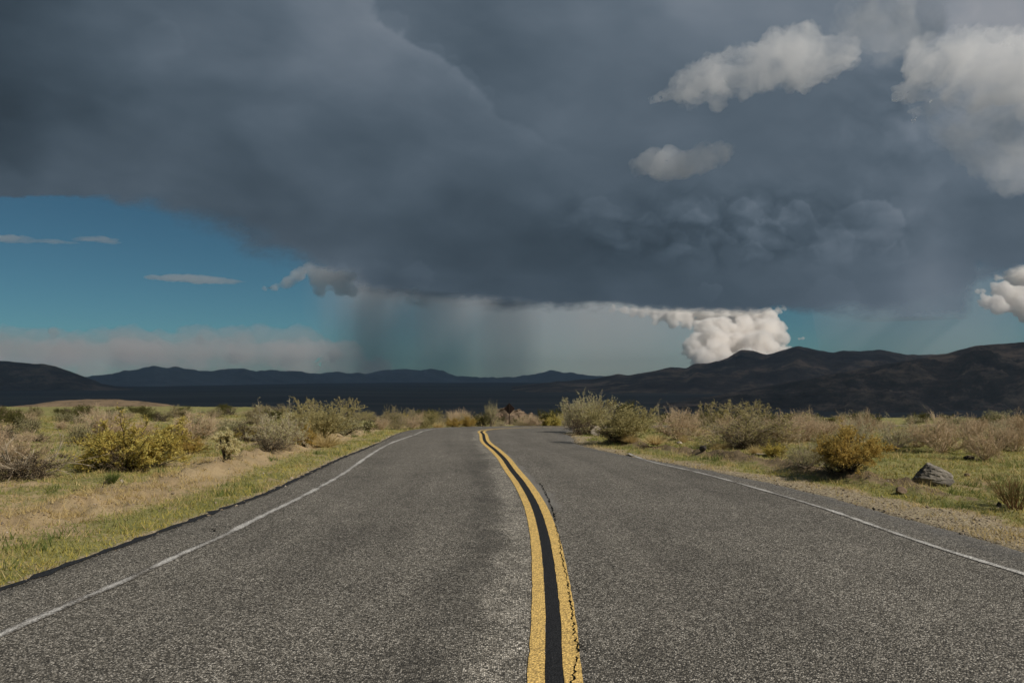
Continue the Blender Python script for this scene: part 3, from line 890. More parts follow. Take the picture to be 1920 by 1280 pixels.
def puff_cloud(name, blobs, D, label, mat, vox=3.0, amp=0.5, seed=0.0, depth=1.0, flat=None, group=None, nfreq=1.0, grow=1.0, stretch=1.0, apron=0.0):
    """blobs: (photo x, y, radius px) of the lobes of one cloud standing D metres away"""
    bm = bmesh.new()
    rg = np.random.default_rng(int(seed * 10) + 5)
    s = D / F_PX
    ytop = min(b[1] for b in blobs)
    for (px, py, r) in blobs:
        st_ = stretch
        r = r * grow
        d = pdir(px, py)
        p = d / d[1] * (D + rg.uniform(-1, 1) * r * s * 0.9 * depth - apron * (py - ytop) * s)
        mt = Matrix.Translation(p) @ Matrix.Diagonal((r * s * st_, r * s * 1.2 * depth, r * s * 0.95, 1))
        bmesh.ops.create_icosphere(bm, subdivisions=3, radius=1.0, matrix=mt)
    me0 = bpy.data.meshes.new('lobes')
    bm.to_mesh(me0); bm.free()
    o = bpy.data.objects.new('lobes', me0); COL.objects.link(o)
    md = o.modifiers.new('r', 'REMESH'); md.mode = 'VOXEL'; md.voxel_size = vox * s
    dg = bpy.context.evaluated_depsgraph_get()
    ev = o.evaluated_get(dg)
    me = bpy.data.meshes.new_from_object(ev)
    bpy.data.objects.remove(o)
    n = len(me.vertices)
    co = np.empty(n * 3, np.float32); me.vertices.foreach_get('co', co); co = co.reshape(-1, 3).astype(float)
    no = np.empty(n * 3, np.float32); me.vertex_normals.foreach_get('vector', no); no = no.reshape(-1, 3)
    q = co / s * nfreq
    r_ = 0
    disp = 9.0 * billow(q[:, 0] / 34, q[:, 1] / 34, q[:, 2] / 34 + seed, 5, 0.52)
    disp += 5.0 * fbm(q[:, 0] / 60, q[:, 1] / 60, q[:, 2] / 60 + seed + 9, 4)
    k = 1.0
    if flat is not None:                           # flat, calmer base
        zb = (pdir(960, flat)[2] / pdir(960, flat)[1]) * D + CAM_H
        k = 0.25 + 0.75 * sstep(0, 40 * s, co[:, 2] - zb)
    co = co + no * (disp * amp * s * k)[:, None]
    me.vertices.foreach_set('co', co.astype(np.float32).ravel())
    me.update()
    me.materials.clear()
    me.polygons.foreach_set('use_smooth', np.ones(len(me.polygons), dtype=bool))
    o = link(name, me, mat)
    return tag(o, label, 'cloud', group, 'thing')

cv_near = cloud_volume('cumulus_vapour', 0.021, wisp=75.0)
cv_mass = cloud_volume('thin_cumulus_vapour', 0.0075, wisp=90.0)
cv_far = cloud_volume('far_cumulus_vapour', 0.0042, (1.0, 0.982, 0.960), 0.0)
def cumulus_surface(name, col, tl):
    m = Mat(name)
    df = m.n('ShaderNodeBsdfDiffuse'); df.inputs['Color'].default_value = (*col, 1)
    t = m.n('ShaderNodeBsdfTranslucent'); t.inputs['Color'].default_value = (*col, 1)
    mx = m.n('ShaderNodeMixShader'); mx.inputs[0].default_value = tl
    m.l(df.outputs[0], mx.inputs[1]); m.l(t.outputs[0], mx.inputs[2])
    m.l(mx.outputs[0], m.out.inputs['Surface'])
    return m.m
cv_wisp = cloud_volume('wisp_vapour', 0.0030, (0.97, 0.97, 0.97))
cv_thin = cloud_volume('thin_vapour', 0.0009, (0.98, 0.98, 0.98))
cv_wisp2 = cloud_volume('scud_vapour', 0.005, (0.97, 0.97, 0.97))

puff_cloud('cumulus_cloud', [(1275, 165, 22), (1300, 150, 26), (1330, 140, 30), (1295, 183, 20), (1370, 130, 34), (1345, 112, 18), (1395, 112, 26), (1430, 125, 36), (1465, 105, 38), (1502, 82, 34), (1500, 112, 42),
    (1545, 108, 36), (1575, 92, 28), (1590, 108, 22), (1340, 172, 22), (1245, 178, 11), (1222, 186, 6), (1400, 150, 26), (1510, 72, 22)],
    1600, 'bright ragged cumulus cloud floating high in front of the storm', cv_near, 3.0, 1.0, 1.0, grow=1.6)
puff_cloud('cumulus_cloud', [(1200, 312, 15), (1225, 302, 20), (1255, 306, 22), (1240, 318, 16), (1290, 304, 19), (1315, 296, 20), (1340, 292, 18), (1362, 282, 12), (1375, 272, 6), (1280, 318, 14)],
    1760, 'small grey cumulus scrap below the large bright cumulus', cv_near, 2.6, 0.55, 3.0, grow=1.75)
puff_cloud('cumulus_cloud', [(1705, 170, 26), (1725, 120, 34), (1740, 95, 34), (1770, 130, 48), (1800, 90, 42), (1810, 150, 46), (1850, 110, 52), (1860, 165, 40), (1900, 130, 56), (1905, 80, 36), (1950, 130, 60), (1950, 190, 40), (1720, 205, 16), (1712, 228, 8), (1690, 182, 14), (2000, 120, 60), (1830, 190, 26)],
    1600, 'large pale cumulus cloud in the upper right corner', cv_near, 3.2, 1.0, 5.0, grow=1.3)
puff_cloud('cumulus_cloud', [(1790, 235, 40), (1830, 260, 50), (1880, 270, 60), (1930, 280, 60), (1900, 330, 40), (1850, 220, 50), (1950, 230, 60), (1760, 210, 30), (1640, 60, 40), (1600, 30, 40), (1660, 20, 50), (1690, 70, 40), (1720, 40, 50), (1650, 110, 26)],
    1690, 'thin grey cloud mass hanging round the large pale cumulus', cv_mass, 3.2, 0.9, 6.0, grow=1.25)

puff_cloud('cumulus_cloud', [(1150, 580, 9), (1170, 581, 11), (1190, 582, 13), (1205, 584, 14), (1230, 598, 11), (1260, 603, 13), (1290, 606, 14), (1225, 586, 15), (1245, 588, 16), (1265, 590, 16), (1285, 591, 17), (1305, 590, 18), (1325, 588, 19), (1350, 588, 20), (1380, 590, 22), (1410, 594, 24), (1440, 596, 22), (1455, 615, 20), (1462, 634, 18), (1430, 625, 30), (1400, 630, 30), (1370, 632, 26),
    (1340, 640, 26), (1310, 640, 20), (1295, 645, 14), (1420, 650, 30), (1380, 655, 30), (1440, 660, 26), (1340, 660, 22), (1460, 580, 10), (1470, 577, 6), (1320, 615, 20), (1350, 612, 22), (1395, 612, 24), (1300, 655, 20), (1320, 672, 22), (1360, 680, 26), (1400, 680, 28), (1450, 685, 24), (1470, 660, 16)],
    44000, 'glowing cream cumulus bank on the horizon above the rounded peaks', cv_far, 1.6, 0.55, 7.0, 0.7, None, None, 1.5, 1.18, apron=1.6)
puff_cloud('cumulus_cloud', [(1838, 545, 10), (1850, 565, 16), (1870, 575, 18), (1880, 545, 20), (1900, 560, 26), (1910, 520, 24), (1930, 580, 26), (1950, 540, 36), (1890, 515, 12), (1870, 520, 10), (1990, 560, 50)],
    43000, 'white cumulus cloud low at the right edge of the sky', cv_far, 2.0, 0.5, 9.0, 0.7, None, None, 1.6, 1.15, apron=1.4)
puff_cloud('cloud_scrap', [(1498, 635, 5), (1506, 634, 5), (1514, 635, 3)], 44000, 'tiny cream cloud scrap beside the glowing cumulus bank', cv_far, 1.0, 0.2, 11.0)
puff_cloud('cumulus_cloud', [(495, 540, 7), (515, 538, 9), (540, 530, 14), (560, 515, 16), (580, 505, 14), (600, 520, 22), (625, 515, 20), (645, 520, 18), (662, 515, 12), (640, 540, 18), (660, 548, 14), (600, 545, 14), (570, 498, 7)],
    19000, 'grey cumulus scrap at the edge of the blue sky beside the rain', cv_wisp, 2.0, 0.5, 13.0, grow=1.25)
puff_cloud('cloud_scrap', [(305, 519, 4), (325, 520, 6), (350, 522, 7), (375, 524, 7), (400, 526, 6), (420, 528, 5)], 19000, 'thin grey cloud streak in the middle of the blue sky', cv_wisp, 1.0, 0.25, 15.0, grow=1.5, stretch=6.0)
puff_cloud('cloud_scrap', [(-40, 448, 5), (-10, 446, 6), (15, 447, 6), (40, 451, 5), (60, 452, 3), (80, 452, 4), (105, 453, 4), (125, 456, 3)], 17000, 'white cloud streak at the left edge of the blue sky', cv_wisp, 1.0, 0.22, 17.0, grow=1.5, stretch=6.0)
puff_cloud('cloud_scrap', [(150, 450, 3), (170, 447, 5), (190, 450, 5), (210, 455, 3)], 17000, 'faint cloud wisp right of the white streak in the blue sky', cv_wisp, 1.0, 0.22, 19.0, grow=1.5, stretch=5.0)
puff_cloud('cloud_scrap', [(745, 575, 10), (770, 568, 14), (790, 570, 14), (803, 578, 8), (780, 545, 12), (765, 525, 10)], 22000, 'small grey cloud knot inside the rain curtain', cv_thin, 1.6, 0.5, 21.0)

# low hazy cloud bank along the horizon, with small sunlit turrets
rb_ = np.random.default_rng(12)
bank = [(x, 664 + rb_.uniform(-4, 4), 36 + rb_.uniform(-4, 4)) for x in range(-160, 660, 22)]
bank += [(x, 692, 34) for x in range(-160, 720, 28)]
veil = [(x, 652 + rb_.uniform(-8, 4), 42 + rb_.uniform(-6, 6)) for x in range(-160, 600, 24)]
cv_bank = cloud_volume('horizon_bank_vapour', 0.00045, (1.0, 0.965, 0.955))
cv_veil = cloud_volume('veil_vapour', 0.00022, (1.0, 0.97, 0.96))
cv_turret = cloud_volume('turret_vapour', 0.0012, (0.99, 0.97, 0.96))
puff_cloud('cloud_bank', bank, 60000, 'long pinkish grey cloud bank lying on the left horizon', cv_bank, 3.0, 0.8, 23.0, 0.8)
puff_cloud('cloud_veil', veil, 66000, 'soft thin veil of cloud above the bank on the left horizon', cv_veil, 3.0, 0.6, 24.0, 0.8)
for i, (x, y, r, lb) in enumerate([(100, 621, 9, 'sunlit cloud turret on the bank near the left edge'), (376, 636, 9, 'single sunlit cloud turret above the far blue range'),
        (437, 668, 10, 'pale cloud turret low over the far range beside the lone turret'), (537, 678, 11, 'pale pink cloud turret low over the far range nearer the rain'), (627, 662, 11, 'pink cloud turret at the left side of the rain curtain')]):
    puff_cloud('cloud_turret', [(x - r, y + 3, r * 0.6), (x, y - 2, r), (x + r, y + 3, r * 0.7), (x, y + r, r * 0.9)], 50000, lb, cv_turret, 1.5, 0.35, 25.0 + i, grow=1.15)

# ------------------------------------------------------------------ rain shafts under the storm base
def rain_shaft(px0, px1, top_px, D, thick, density, label, seed, col=(0.72, 0.80, 0.88)):
    n, nz = 64, 10
    cx = (px0 + px1) / 2
    xc, hw = (cx - 960) / F_PX * D, (px1 - px0) / 2 / F_PX * D
    d = pdir(cx, top_px)
    zt = CAM_H + d[2] / d[1] * D
    a = np.linspace(0, 2 * math.pi, n, endpoint=False)
    V = []
    for j in range(nz):
        f = j / (nz - 1)
        z = zt + (-180 - zt) * f
        rr = 1 + 0.16 * fbm(np.cos(a) * 1.6, np.sin(a) * 1.6, seed, 4)
        x = xc + (hw * rr * np.cos(a)) * (1 - 0.06 * f) + hw * 0.10 * f
        y = D + thick * rr * np.sin(a) ** 3
        V.append(np.stack([x, y, np.full(n, z)], 1))
    V = np.concatenate(V)
    q = grid_faces(nz, n, True)[:, ::-1]
    loops = np.concatenate([q.ravel(), np.arange(n), ((nz - 1) * n + np.arange(n))[::-1]])
    starts = np.concatenate([np.arange(len(q)) * 4, [len(q) * 4, len(q) * 4 + n]])
    tot = np.concatenate([np.full(len(q), 4), [n, n]])
    me = raw_mesh('rain_shaft', V, loops, starts, tot)
    m = cloud_volume('falling_rain', density, col, 0.0)
    o = link('rain_shaft', me, m)
    return tag(o, label, 'rain', kind='stuff')

rain_shaft(550, 890, 455, 24000, 1500, 2.0e-4, 'wide faint rain veil around the dark rain curtain', 0.5, (0.93, 0.89, 0.88))
rain_shaft(620, 775, 455, 25000, 1300, 2.6e-4, 'dark rain curtain falling left of the road bend', 1.0, (0.92, 0.88, 0.87))
rain_shaft(655, 725, 455, 22500, 900, 1.6e-4, 'narrow dark core of the rain curtain', 1.5, (0.90, 0.87, 0.86))
rain_shaft(730, 900, 470, 26200, 1300, 3.2e-4, 'grey rain curtain beside the dark one', 2.0, (0.94, 0.90, 0.89))
rain_shaft(850, 1020, 480, 27000, 1200, 2.6e-4, 'pale rain streak in the middle of the valley', 2.5, (0.95, 0.91, 0.90))
rain_shaft(760, 1250, 500, 35000, 1900, 2.3e-4, 'broad pale rain curtain over the middle of the valley', 3.0, (0.94, 0.885, 0.86))
rain_shaft(1030, 1430, 545, 52000, 2600, 1.5e-4, 'thin rain veil behind the glowing cumulus bank', 4.0, (0.97, 0.94, 0.92))
rain_shaft(1440, 1980, 500, 34500, 1800, 1.4e-4, 'blue grey rain veil over the rounded peaks', 5.0, (0.88, 0.85, 0.86))

# ------------------------------------------------------------------ haze
hm = cloud_volume('valley_haze', 1.9e-5, (0.56, 0.74, 0.96), 0.0)
bm = bmesh.new()
bmesh.ops.create_cube(bm, size=1.0, matrix=Matrix.Translation((0, 0, 122)) @ Matrix.Diagonal((41400, 41400, 600, 1)))
me = bpy.data.meshes.new('haze'); bm.to_mesh(me); bm.free()
tag(link('haze', me, hm), 'thin bluish haze filling the valley air', kind='stuff')

# ------------------------------------------------------------------ plants: growth
def _unit(v):
    return v / np.maximum(np.linalg.norm(v, axis=-1, keepdims=True), 1e-9)

def _grow(rg, org, dr, ln, steps, jit, up):
    """polylines grown from org along dr; returns (n, steps+1, 3)"""
    n = len(org)
    P = np.empty((n, steps + 1, 3)); P[:, 0] = org
    d = dr.copy()
    for k in range(steps):
        d = _unit(d + jit * rg.normal(size=(n, 3)) + np.array([0, 0, up]))
        P[:, k + 1] = P[:, k] + d * (ln / steps)[:, None]
    return P

def _spawn(rg, P, count, t0, spread, up):
    n, m = P.shape[0], P.shape[1] - 1
    i = np.repeat(np.arange(n), count)
    t = rg.uniform(t0, 1.0, len(i)) * m
    k = np.clip(t.astype(int), 0, m - 1)
    f = (t - k)[:, None]
    o = P[i, k] * (1 - f) + P[i, k + 1] * f
    d = _unit(P[i, k + 1] - P[i, k])
    d = _unit(d + spread * rg.normal(size=d.shape) + np.array([0, 0, up]))
    return o, d, i

def seg_mesh(name, polys, sides=3):
    """polys: list of (P (n,m,3), r0, r1) -> one mesh of tapering twigs"""
    V, F, T, base = [], [], [], 0
    for P, r0, r1 in polys:
        n, m = P.shape[:2]
        d = _unit(np.gradient(P, axis=1))
        ref = np.where(np.abs(d[..., 2:3]) > 0.9, np.array([1.0, 0, 0]), np.array([0, 0, 1.0]))
        a = _unit(np.cross(d, ref)); b = np.cross(d, a)
        r = np.linspace(r0, r1, m)[None, :, None]
        ring = []
        for q in range(sides):
            th = 2 * math.pi * q / sides
            ring.append(P + r * (a * math.cos(th) + b * math.sin(th)))
        Vv = np.stack(ring, 2)                    # n,m,sides,3
        idx = base + np.arange(n * m * sides).reshape(n, m, sides)
        for q in range(sides):
            q2 = (q + 1) % sides
            F.append(np.stack([idx[:, :-1, q], idx[:, :-1, q2], idx[:, 1:, q2], idx[:, 1:, q]], -1).reshape(-1, 4))
        V.append(Vv.reshape(-1, 3)); base += n * m * sides
    return mesh_from(name, np.concatenate(V), np.concatenate(F), True)

def leaf_mesh(name, rg, pos, ln, wd, along=None, keep=0.0):
    n = len(pos)
    d = _unit(rg.normal(size=(n, 3)) + (keep * along if along is not None else 0))
    s = _unit(np.cross(d, rg.normal(size=(n, 3))))
    l = ln * rg.uniform(0.6, 1.3, n)[:, None]; w = wd * rg.uniform(0.6, 1.3, n)[:, None]
    V = np.stack([pos, pos + d * l * 0.45 + s * w * 0.5, pos + d * l, pos + d * l * 0.45 - s * w * 0.5], 1).reshape(-1, 3)
    F = np.arange(n * 4).reshape(n, 4)
    me = mesh_from(name, V, F)
    add_attr(me, 'tone', np.repeat(np.clip(rg.normal(0.5, 0.22, n), 0, 1), 4))
    return me

def leaf_material(name, c0, c1, c2, transl=0.48, big=1.2):
    m = Mat(name)
    P = m.coord('Object')
    v = m.math('ADD', m.math('MULTIPLY', m.attr('tone'), 0.6), m.math('MULTIPLY', m.noise(P, big * 3, 3), 0.5))
    inf = m.n('ShaderNodeObjectInfo').outputs['Random']
    v = m.math('ADD', v, m.mr(inf, 0, 1, -0.12, 0.12))
    col = m.ramp(m.mr(v, 0.15, 0.9), [(0, c0), (0.5, c1), (1, c2)])
    df = m.n('ShaderNodeBsdfDiffuse'); m.l(col, df.inputs['Color'])
    tl = m.n('ShaderNodeBsdfTranslucent'); m.l(col, tl.inputs['Color'])
    mx = m.n('ShaderNodeMixShader'); mx.inputs[0].default_value = transl
    m.l(df.outputs[0], mx.inputs[1]); m.l(tl.outputs[0], mx.inputs[2])
    m.l(mx.outputs[0], m.out.inputs['Surface'])
    return m.m

def bark_material(name, c0, c1):
    m = Mat(name)
    P = m.coord('Object')
    col = m.mix(m.mr(m.noise(P, 14, 4), 0.3, 0.7), c0, c1)
    m.principled(col, 0.9, None, 0.1)
    return m.m

LM = {
    'olive':  leaf_material('olive_leaf', (0.249, 0.217, 0.090), (0.446, 0.386, 0.173), (0.682, 0.589, 0.306)),
    'sage':   leaf_material('sage_leaf', (0.365, 0.337, 0.163), (0.701, 0.632, 0.329), (0.850, 0.850, 0.579)),
    'gold':   leaf_material('golden_leaf', (0.285, 0.201, 0.052), (0.627, 0.445, 0.127), (0.850, 0.682, 0.267)),
    'goldgreen': leaf_material('golden_green_leaf', (0.255, 0.235, 0.055), (0.666, 0.511, 0.138), (0.850, 0.819, 0.277)),
    'tan':    leaf_material('dry_twig_leaf', (0.465, 0.342, 0.205), (0.821, 0.616, 0.383), (0.850, 0.850, 0.602)),
    'dark':   leaf_material('dark_green_leaf', (0.063, 0.067, 0.021), (0.145, 0.140, 0.047), (0.276, 0.255, 0.089)),
    'green':  leaf_material('fresh_green_leaf', (0.087, 0.125, 0.034), (0.180, 0.220, 0.066), (0.315, 0.329, 0.117)),
    'straw':  leaf_material('straw_leaf', (0.377, 0.283, 0.125), (0.629, 0.487, 0.228), (0.850, 0.707, 0.377)),
    'spine':  leaf_material('cactus_spine', (0.529, 0.454, 0.226), (0.781, 0.691, 0.404), (1.076, 0.994, 0.662)),
}
BM = {
    'grey': bark_material('grey_bark', (0.200, 0.164, 0.120), (0.440, 0.360, 0.261)),
    'tan':  bark_material('dry_tan_bark', (0.353, 0.260, 0.167), (0.667, 0.511, 0.333)),
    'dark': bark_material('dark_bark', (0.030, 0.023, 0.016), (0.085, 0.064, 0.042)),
    'pale': bark_material('bleached_wood', (0.30, 0.24, 0.165), (0.50, 0.42, 0.31)),
    'red':  bark_material('reddish_stem', (0.10, 0.050, 0.025), (0.24, 0.13, 0.060)),
    'olive': bark_material('olive_stem', (0.216, 0.186, 0.082), (0.431, 0.371, 0.177)),
}

def shrub(kind, seed, stems=30, inc=(5, 60), len0=(0.6, 1.0), jit=0.12, up=0.05, c1=5, l1=0.45, s1=0.5, c2=6, l2=0.22, s2=0.7, t1=0.25, t2=0.2,
          r=(0.011, 0.005, 0.0035), leaves=8, leaf=(0.035, 0.014), lm='olive', bmat='grey', base_r=0.06, leaf_up=0.15, tip_up=0.1, leaf_keep=0.6, deep=True):
    """unit-size shrub (about 1 m high); returns {part name: (mesh, material)}"""
    rg = np.random.default_rng(seed)
    az = rg.uniform(0, 2 * math.pi, stems)
    th = np.radians(inc[0] + (inc[1] - inc[0]) * np.sqrt(rg.uniform(0, 1, stems)))
    dr = np.stack([np.sin(th) * np.cos(az), np.sin(th) * np.sin(az), np.cos(th)], 1)
    br = base_r * np.sqrt(rg.uniform(0, 1, stems))
    org = np.stack([br * np.cos(az), br * np.sin(az), np.full(stems, -0.03)], 1)
    L0 = rg.uniform(*len0, stems)
    P0 = _grow(rg, org, dr, L0, 6, jit, up)
    o, d, i = _spawn(rg, P0, c1, t1, s1, tip_up)
    P1 = _grow(rg, o, d, l1 * L0[i] * rg.uniform(0.5, 1.1, len(i)), 4, jit, up)
    polys = [(P0, r[0], r[0] * 0.45), (P1, r[1], r[1] * 0.5)]
    last = P1
    if c2:
        o, d, j = _spawn(rg, P1, c2, t2, s2, tip_up)
        P2 = _grow(rg, o, d, l2 * rg.uniform(0.4, 1.1, len(j)), 3, jit * 1.3, up)
        polys.append((P2, r[2], r[2] * 0.45))
        last = P2
    for P in polys:
        P[0][..., 2] = np.maximum(P[0][..., 2], 0.004 + 0.0 * P[0][..., 2]) if P[0] is not P0 else P[0][..., 2]
    parts = {'branches': (seg_mesh('branches', polys), BM[bmat])}
    if leaves:
        o, d, j = _spawn(rg, last, leaves, 0.15, 0.4, leaf_up)
        o = o + rg.normal(size=o.shape) * 0.006
        o[:, 2] = np.maximum(o[:, 2], 0.01)
        parts['foliage'] = (leaf_mesh('foliage', rg, o, leaf[0], leaf[1], d, leaf_keep), LM[lm])
    return parts

def tussock(seed, n=420, lm='straw', spread=50, h=1.0, wd=0.018):
    rg = np.random.default_rng(seed)
    az = rg.uniform(0, 2 * math.pi, n); th = np.radians(spread * np.sqrt(rg.uniform(0, 1, n)))
    dr = np.stack([np.sin(th) * np.cos(az), np.sin(th) * np.sin(az), np.cos(th)], 1)
    b = 0.16 * np.sqrt(rg.uniform(0, 1, n))
    org = np.stack([b * np.cos(az), b * np.sin(az), np.full(n, -0.02)], 1)
    P = _grow(rg, org, dr, h * rg.uniform(0.5, 1.05, n), 4, 0.10, -0.04)
    s = _unit(np.cross(dr, rg.normal(size=(n, 3))))
    w = np.linspace(wd, 0.001, 5)[None, :, None]
    V = np.stack([P - s[:, None] * w, P + s[:, None] * w], 2)       # n,5,2,3
    idx = np.arange(n * 10).reshape(n, 5, 2)
    F = np.stack([idx[:, :-1, 0], idx[:, :-1, 1], idx[:, 1:, 1], idx[:, 1:, 0]], -1).reshape(-1, 4)
    me = mesh_from('blades', V.reshape(-1, 3), F)
    add_attr(me, 'tone', np.repeat(np.clip(rg.normal(0.5, 0.25, n), 0, 1), 10))
    return {'blades': (me, LM[lm])}

ARCH = {
    'olive1': shrub('s', 11, 34, (3, 58), (0.65, 1.0), 0.13, 0.05, 6, 0.5, 0.5, 6, 0.20, 0.6, leaves=7, leaf=(0.040, 0.015), lm='olive', bmat='olive'),
    'olive2': shrub('s', 12, 30, (5, 66), (0.6, 1.05), 0.15, 0.05, 6, 0.5, 0.55, 6, 0.2, 0.6, leaves=6, leaf=(0.040, 0.015), lm='olive', bmat='grey'),
    'sage1': shrub('s', 13, 36, (2, 48), (0.7, 1.1), 0.10, 0.07, 6, 0.45, 0.35, 5, 0.2, 0.4, leaves=8, leaf=(0.045, 0.012), lm='sage', bmat='grey', leaf_keep=1.5),
    'sage2': shrub('s', 14, 30, (4, 60), (0.6, 1.05), 0.13, 0.06, 6, 0.5, 0.45, 6, 0.18, 0.6, leaves=5, leaf=(0.036, 0.013), lm='sage', bmat='grey'),
    'dry1': shrub('s', 15, 34, (4, 64), (0.6, 1.0), 0.13, 0.05, 8, 0.5, 0.5, 8, 0.2, 0.6, leaves=2, leaf=(0.03, 0.010), lm='tan', bmat='tan', r=(0.011, 0.005, 0.0036)),
    'dry2': shrub('s', 16, 26, (4, 56), (0.6, 1.05), 0.14, 0.06, 8, 0.5, 0.45, 8, 0.22, 0.55, leaves=2, leaf=(0.03, 0.010), lm='tan', bmat='tan', base_r=0.03, r=(0.013, 0.006, 0.0038)),
    'gold1': shrub('s', 17, 40, (4, 68), (0.6, 0.95), 0.12, 0.02, 7, 0.4, 0.45, 6, 0.17, 0.6, t1=0.4, leaves=15, leaf=(0.050, 0.014), lm='gold', bmat='dark', leaf_keep=1.2),
    'gold2': shrub('s', 18, 40, (4, 72), (0.6, 0.95), 0.12, 0.02, 7, 0.4, 0.45, 6, 0.17, 0.6, t1=0.35, leaves=13, leaf=(0.050, 0.014), lm='goldgreen', bmat='dark', leaf_keep=1.0),
    'dark1': shrub('s', 19, 24, (5, 60), (0.6, 1.0), 0.14, 0.04, 5, 0.5, 0.6, 5, 0.2, 0.8, leaves=8, leaf=(0.060, 0.028), lm='dark', bmat='dark'),
    'mound1': shrub('s', 20, 40, (5, 80), (0.6, 0.85), 0.16, 0.02, 6, 0.42, 0.7, 6, 0.16, 0.9, leaves=6, leaf=(0.032, 0.014), lm='sage', bmat='dark'),
    'broom': shrub('s', 21, 60, (2, 44), (0.7, 1.05), 0.07, 0.05, 5, 0.5, 0.20, 0, leaves=14, leaf=(0.05, 0.008), lm='green', bmat='red', base_r=0.10, leaf_keep=3.0, t1=0.35, r=(0.008, 0.005, 0.003)),
    'dead': shrub('s', 22, 16, (20, 80), (0.7, 1.2), 0.16, 0.02, 4, 0.5, 0.5, 4, 0.25, 0.6, leaves=0, bmat='pale', r=(0.022, 0.010, 0.005), base_r=0.14),
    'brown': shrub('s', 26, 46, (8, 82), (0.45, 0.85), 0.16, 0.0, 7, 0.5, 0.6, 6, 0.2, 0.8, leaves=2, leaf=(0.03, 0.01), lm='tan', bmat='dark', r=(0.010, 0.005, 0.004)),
    'sprig': shrub('s', 27, 9, (2, 26), (0.75, 1.1), 0.10, 0.06, 7, 0.35, 0.45, 5, 0.16, 0.5, leaves=9, leaf=(0.05, 0.018), lm='olive', bmat='grey', base_r=0.12, t1=0.45),
    'forb': tussock(23, 300, 'green', 45, 1.0, 0.022),
    'straw1': tussock(24, 420, 'straw', 62),
    'straw2': tussock(25, 360, 'straw', 75, 0.9),
}
# measure each archetype so that instances can be given a real width and height
SIZE = {}
for k, parts in ARCH.items():
    co = []
    for me, mt in parts.values():
        a = np.empty(len(me.vertices) * 3, np.float32); me.vertices.foreach_get('co', a); co.append(a.reshape(-1, 3))
        me.materials.append(mt)
    co = np.concatenate(co)
    h = np.percentile(co[:, 2], 98.5)
    w = np.percentile(np.abs(co[:, 0]), 97) + np.percentile(np.abs(co[:, 1]), 97)
    SIZE[k] = (w, h)

def plant(name, arch, pos, width, height, label, cat, group=None, rz=None, parts=True):
    w, h = SIZE[arch]
    o = empty(name, pos, random.uniform(0, 6.28) if rz is None else rz)
    o.scale = (width / w, width / w, height / h)
    tag(o, label, cat, group)
    for pn, (me, mt) in ARCH[arch].items():
        c = bpy.data.objects.new(pn, me)
        COL.objects.link(c)
        c.parent = o
    return o

def at_px(name, arch, cx, by, wpx, top, label, cat='shrub', group=None, rz=None, sink=0.0):
    """stand a plant on the ground where its foot is seen, at the size it is seen"""
    p = place(cx, by)
    dist = p @ _fw - CAM_H * _fw[2]
    m = dist / F_PX
    p[2] -= sink
    return plant(name, arch, p, wpx * m, max((by - top) * m, 0.05), label, cat, group, rz)

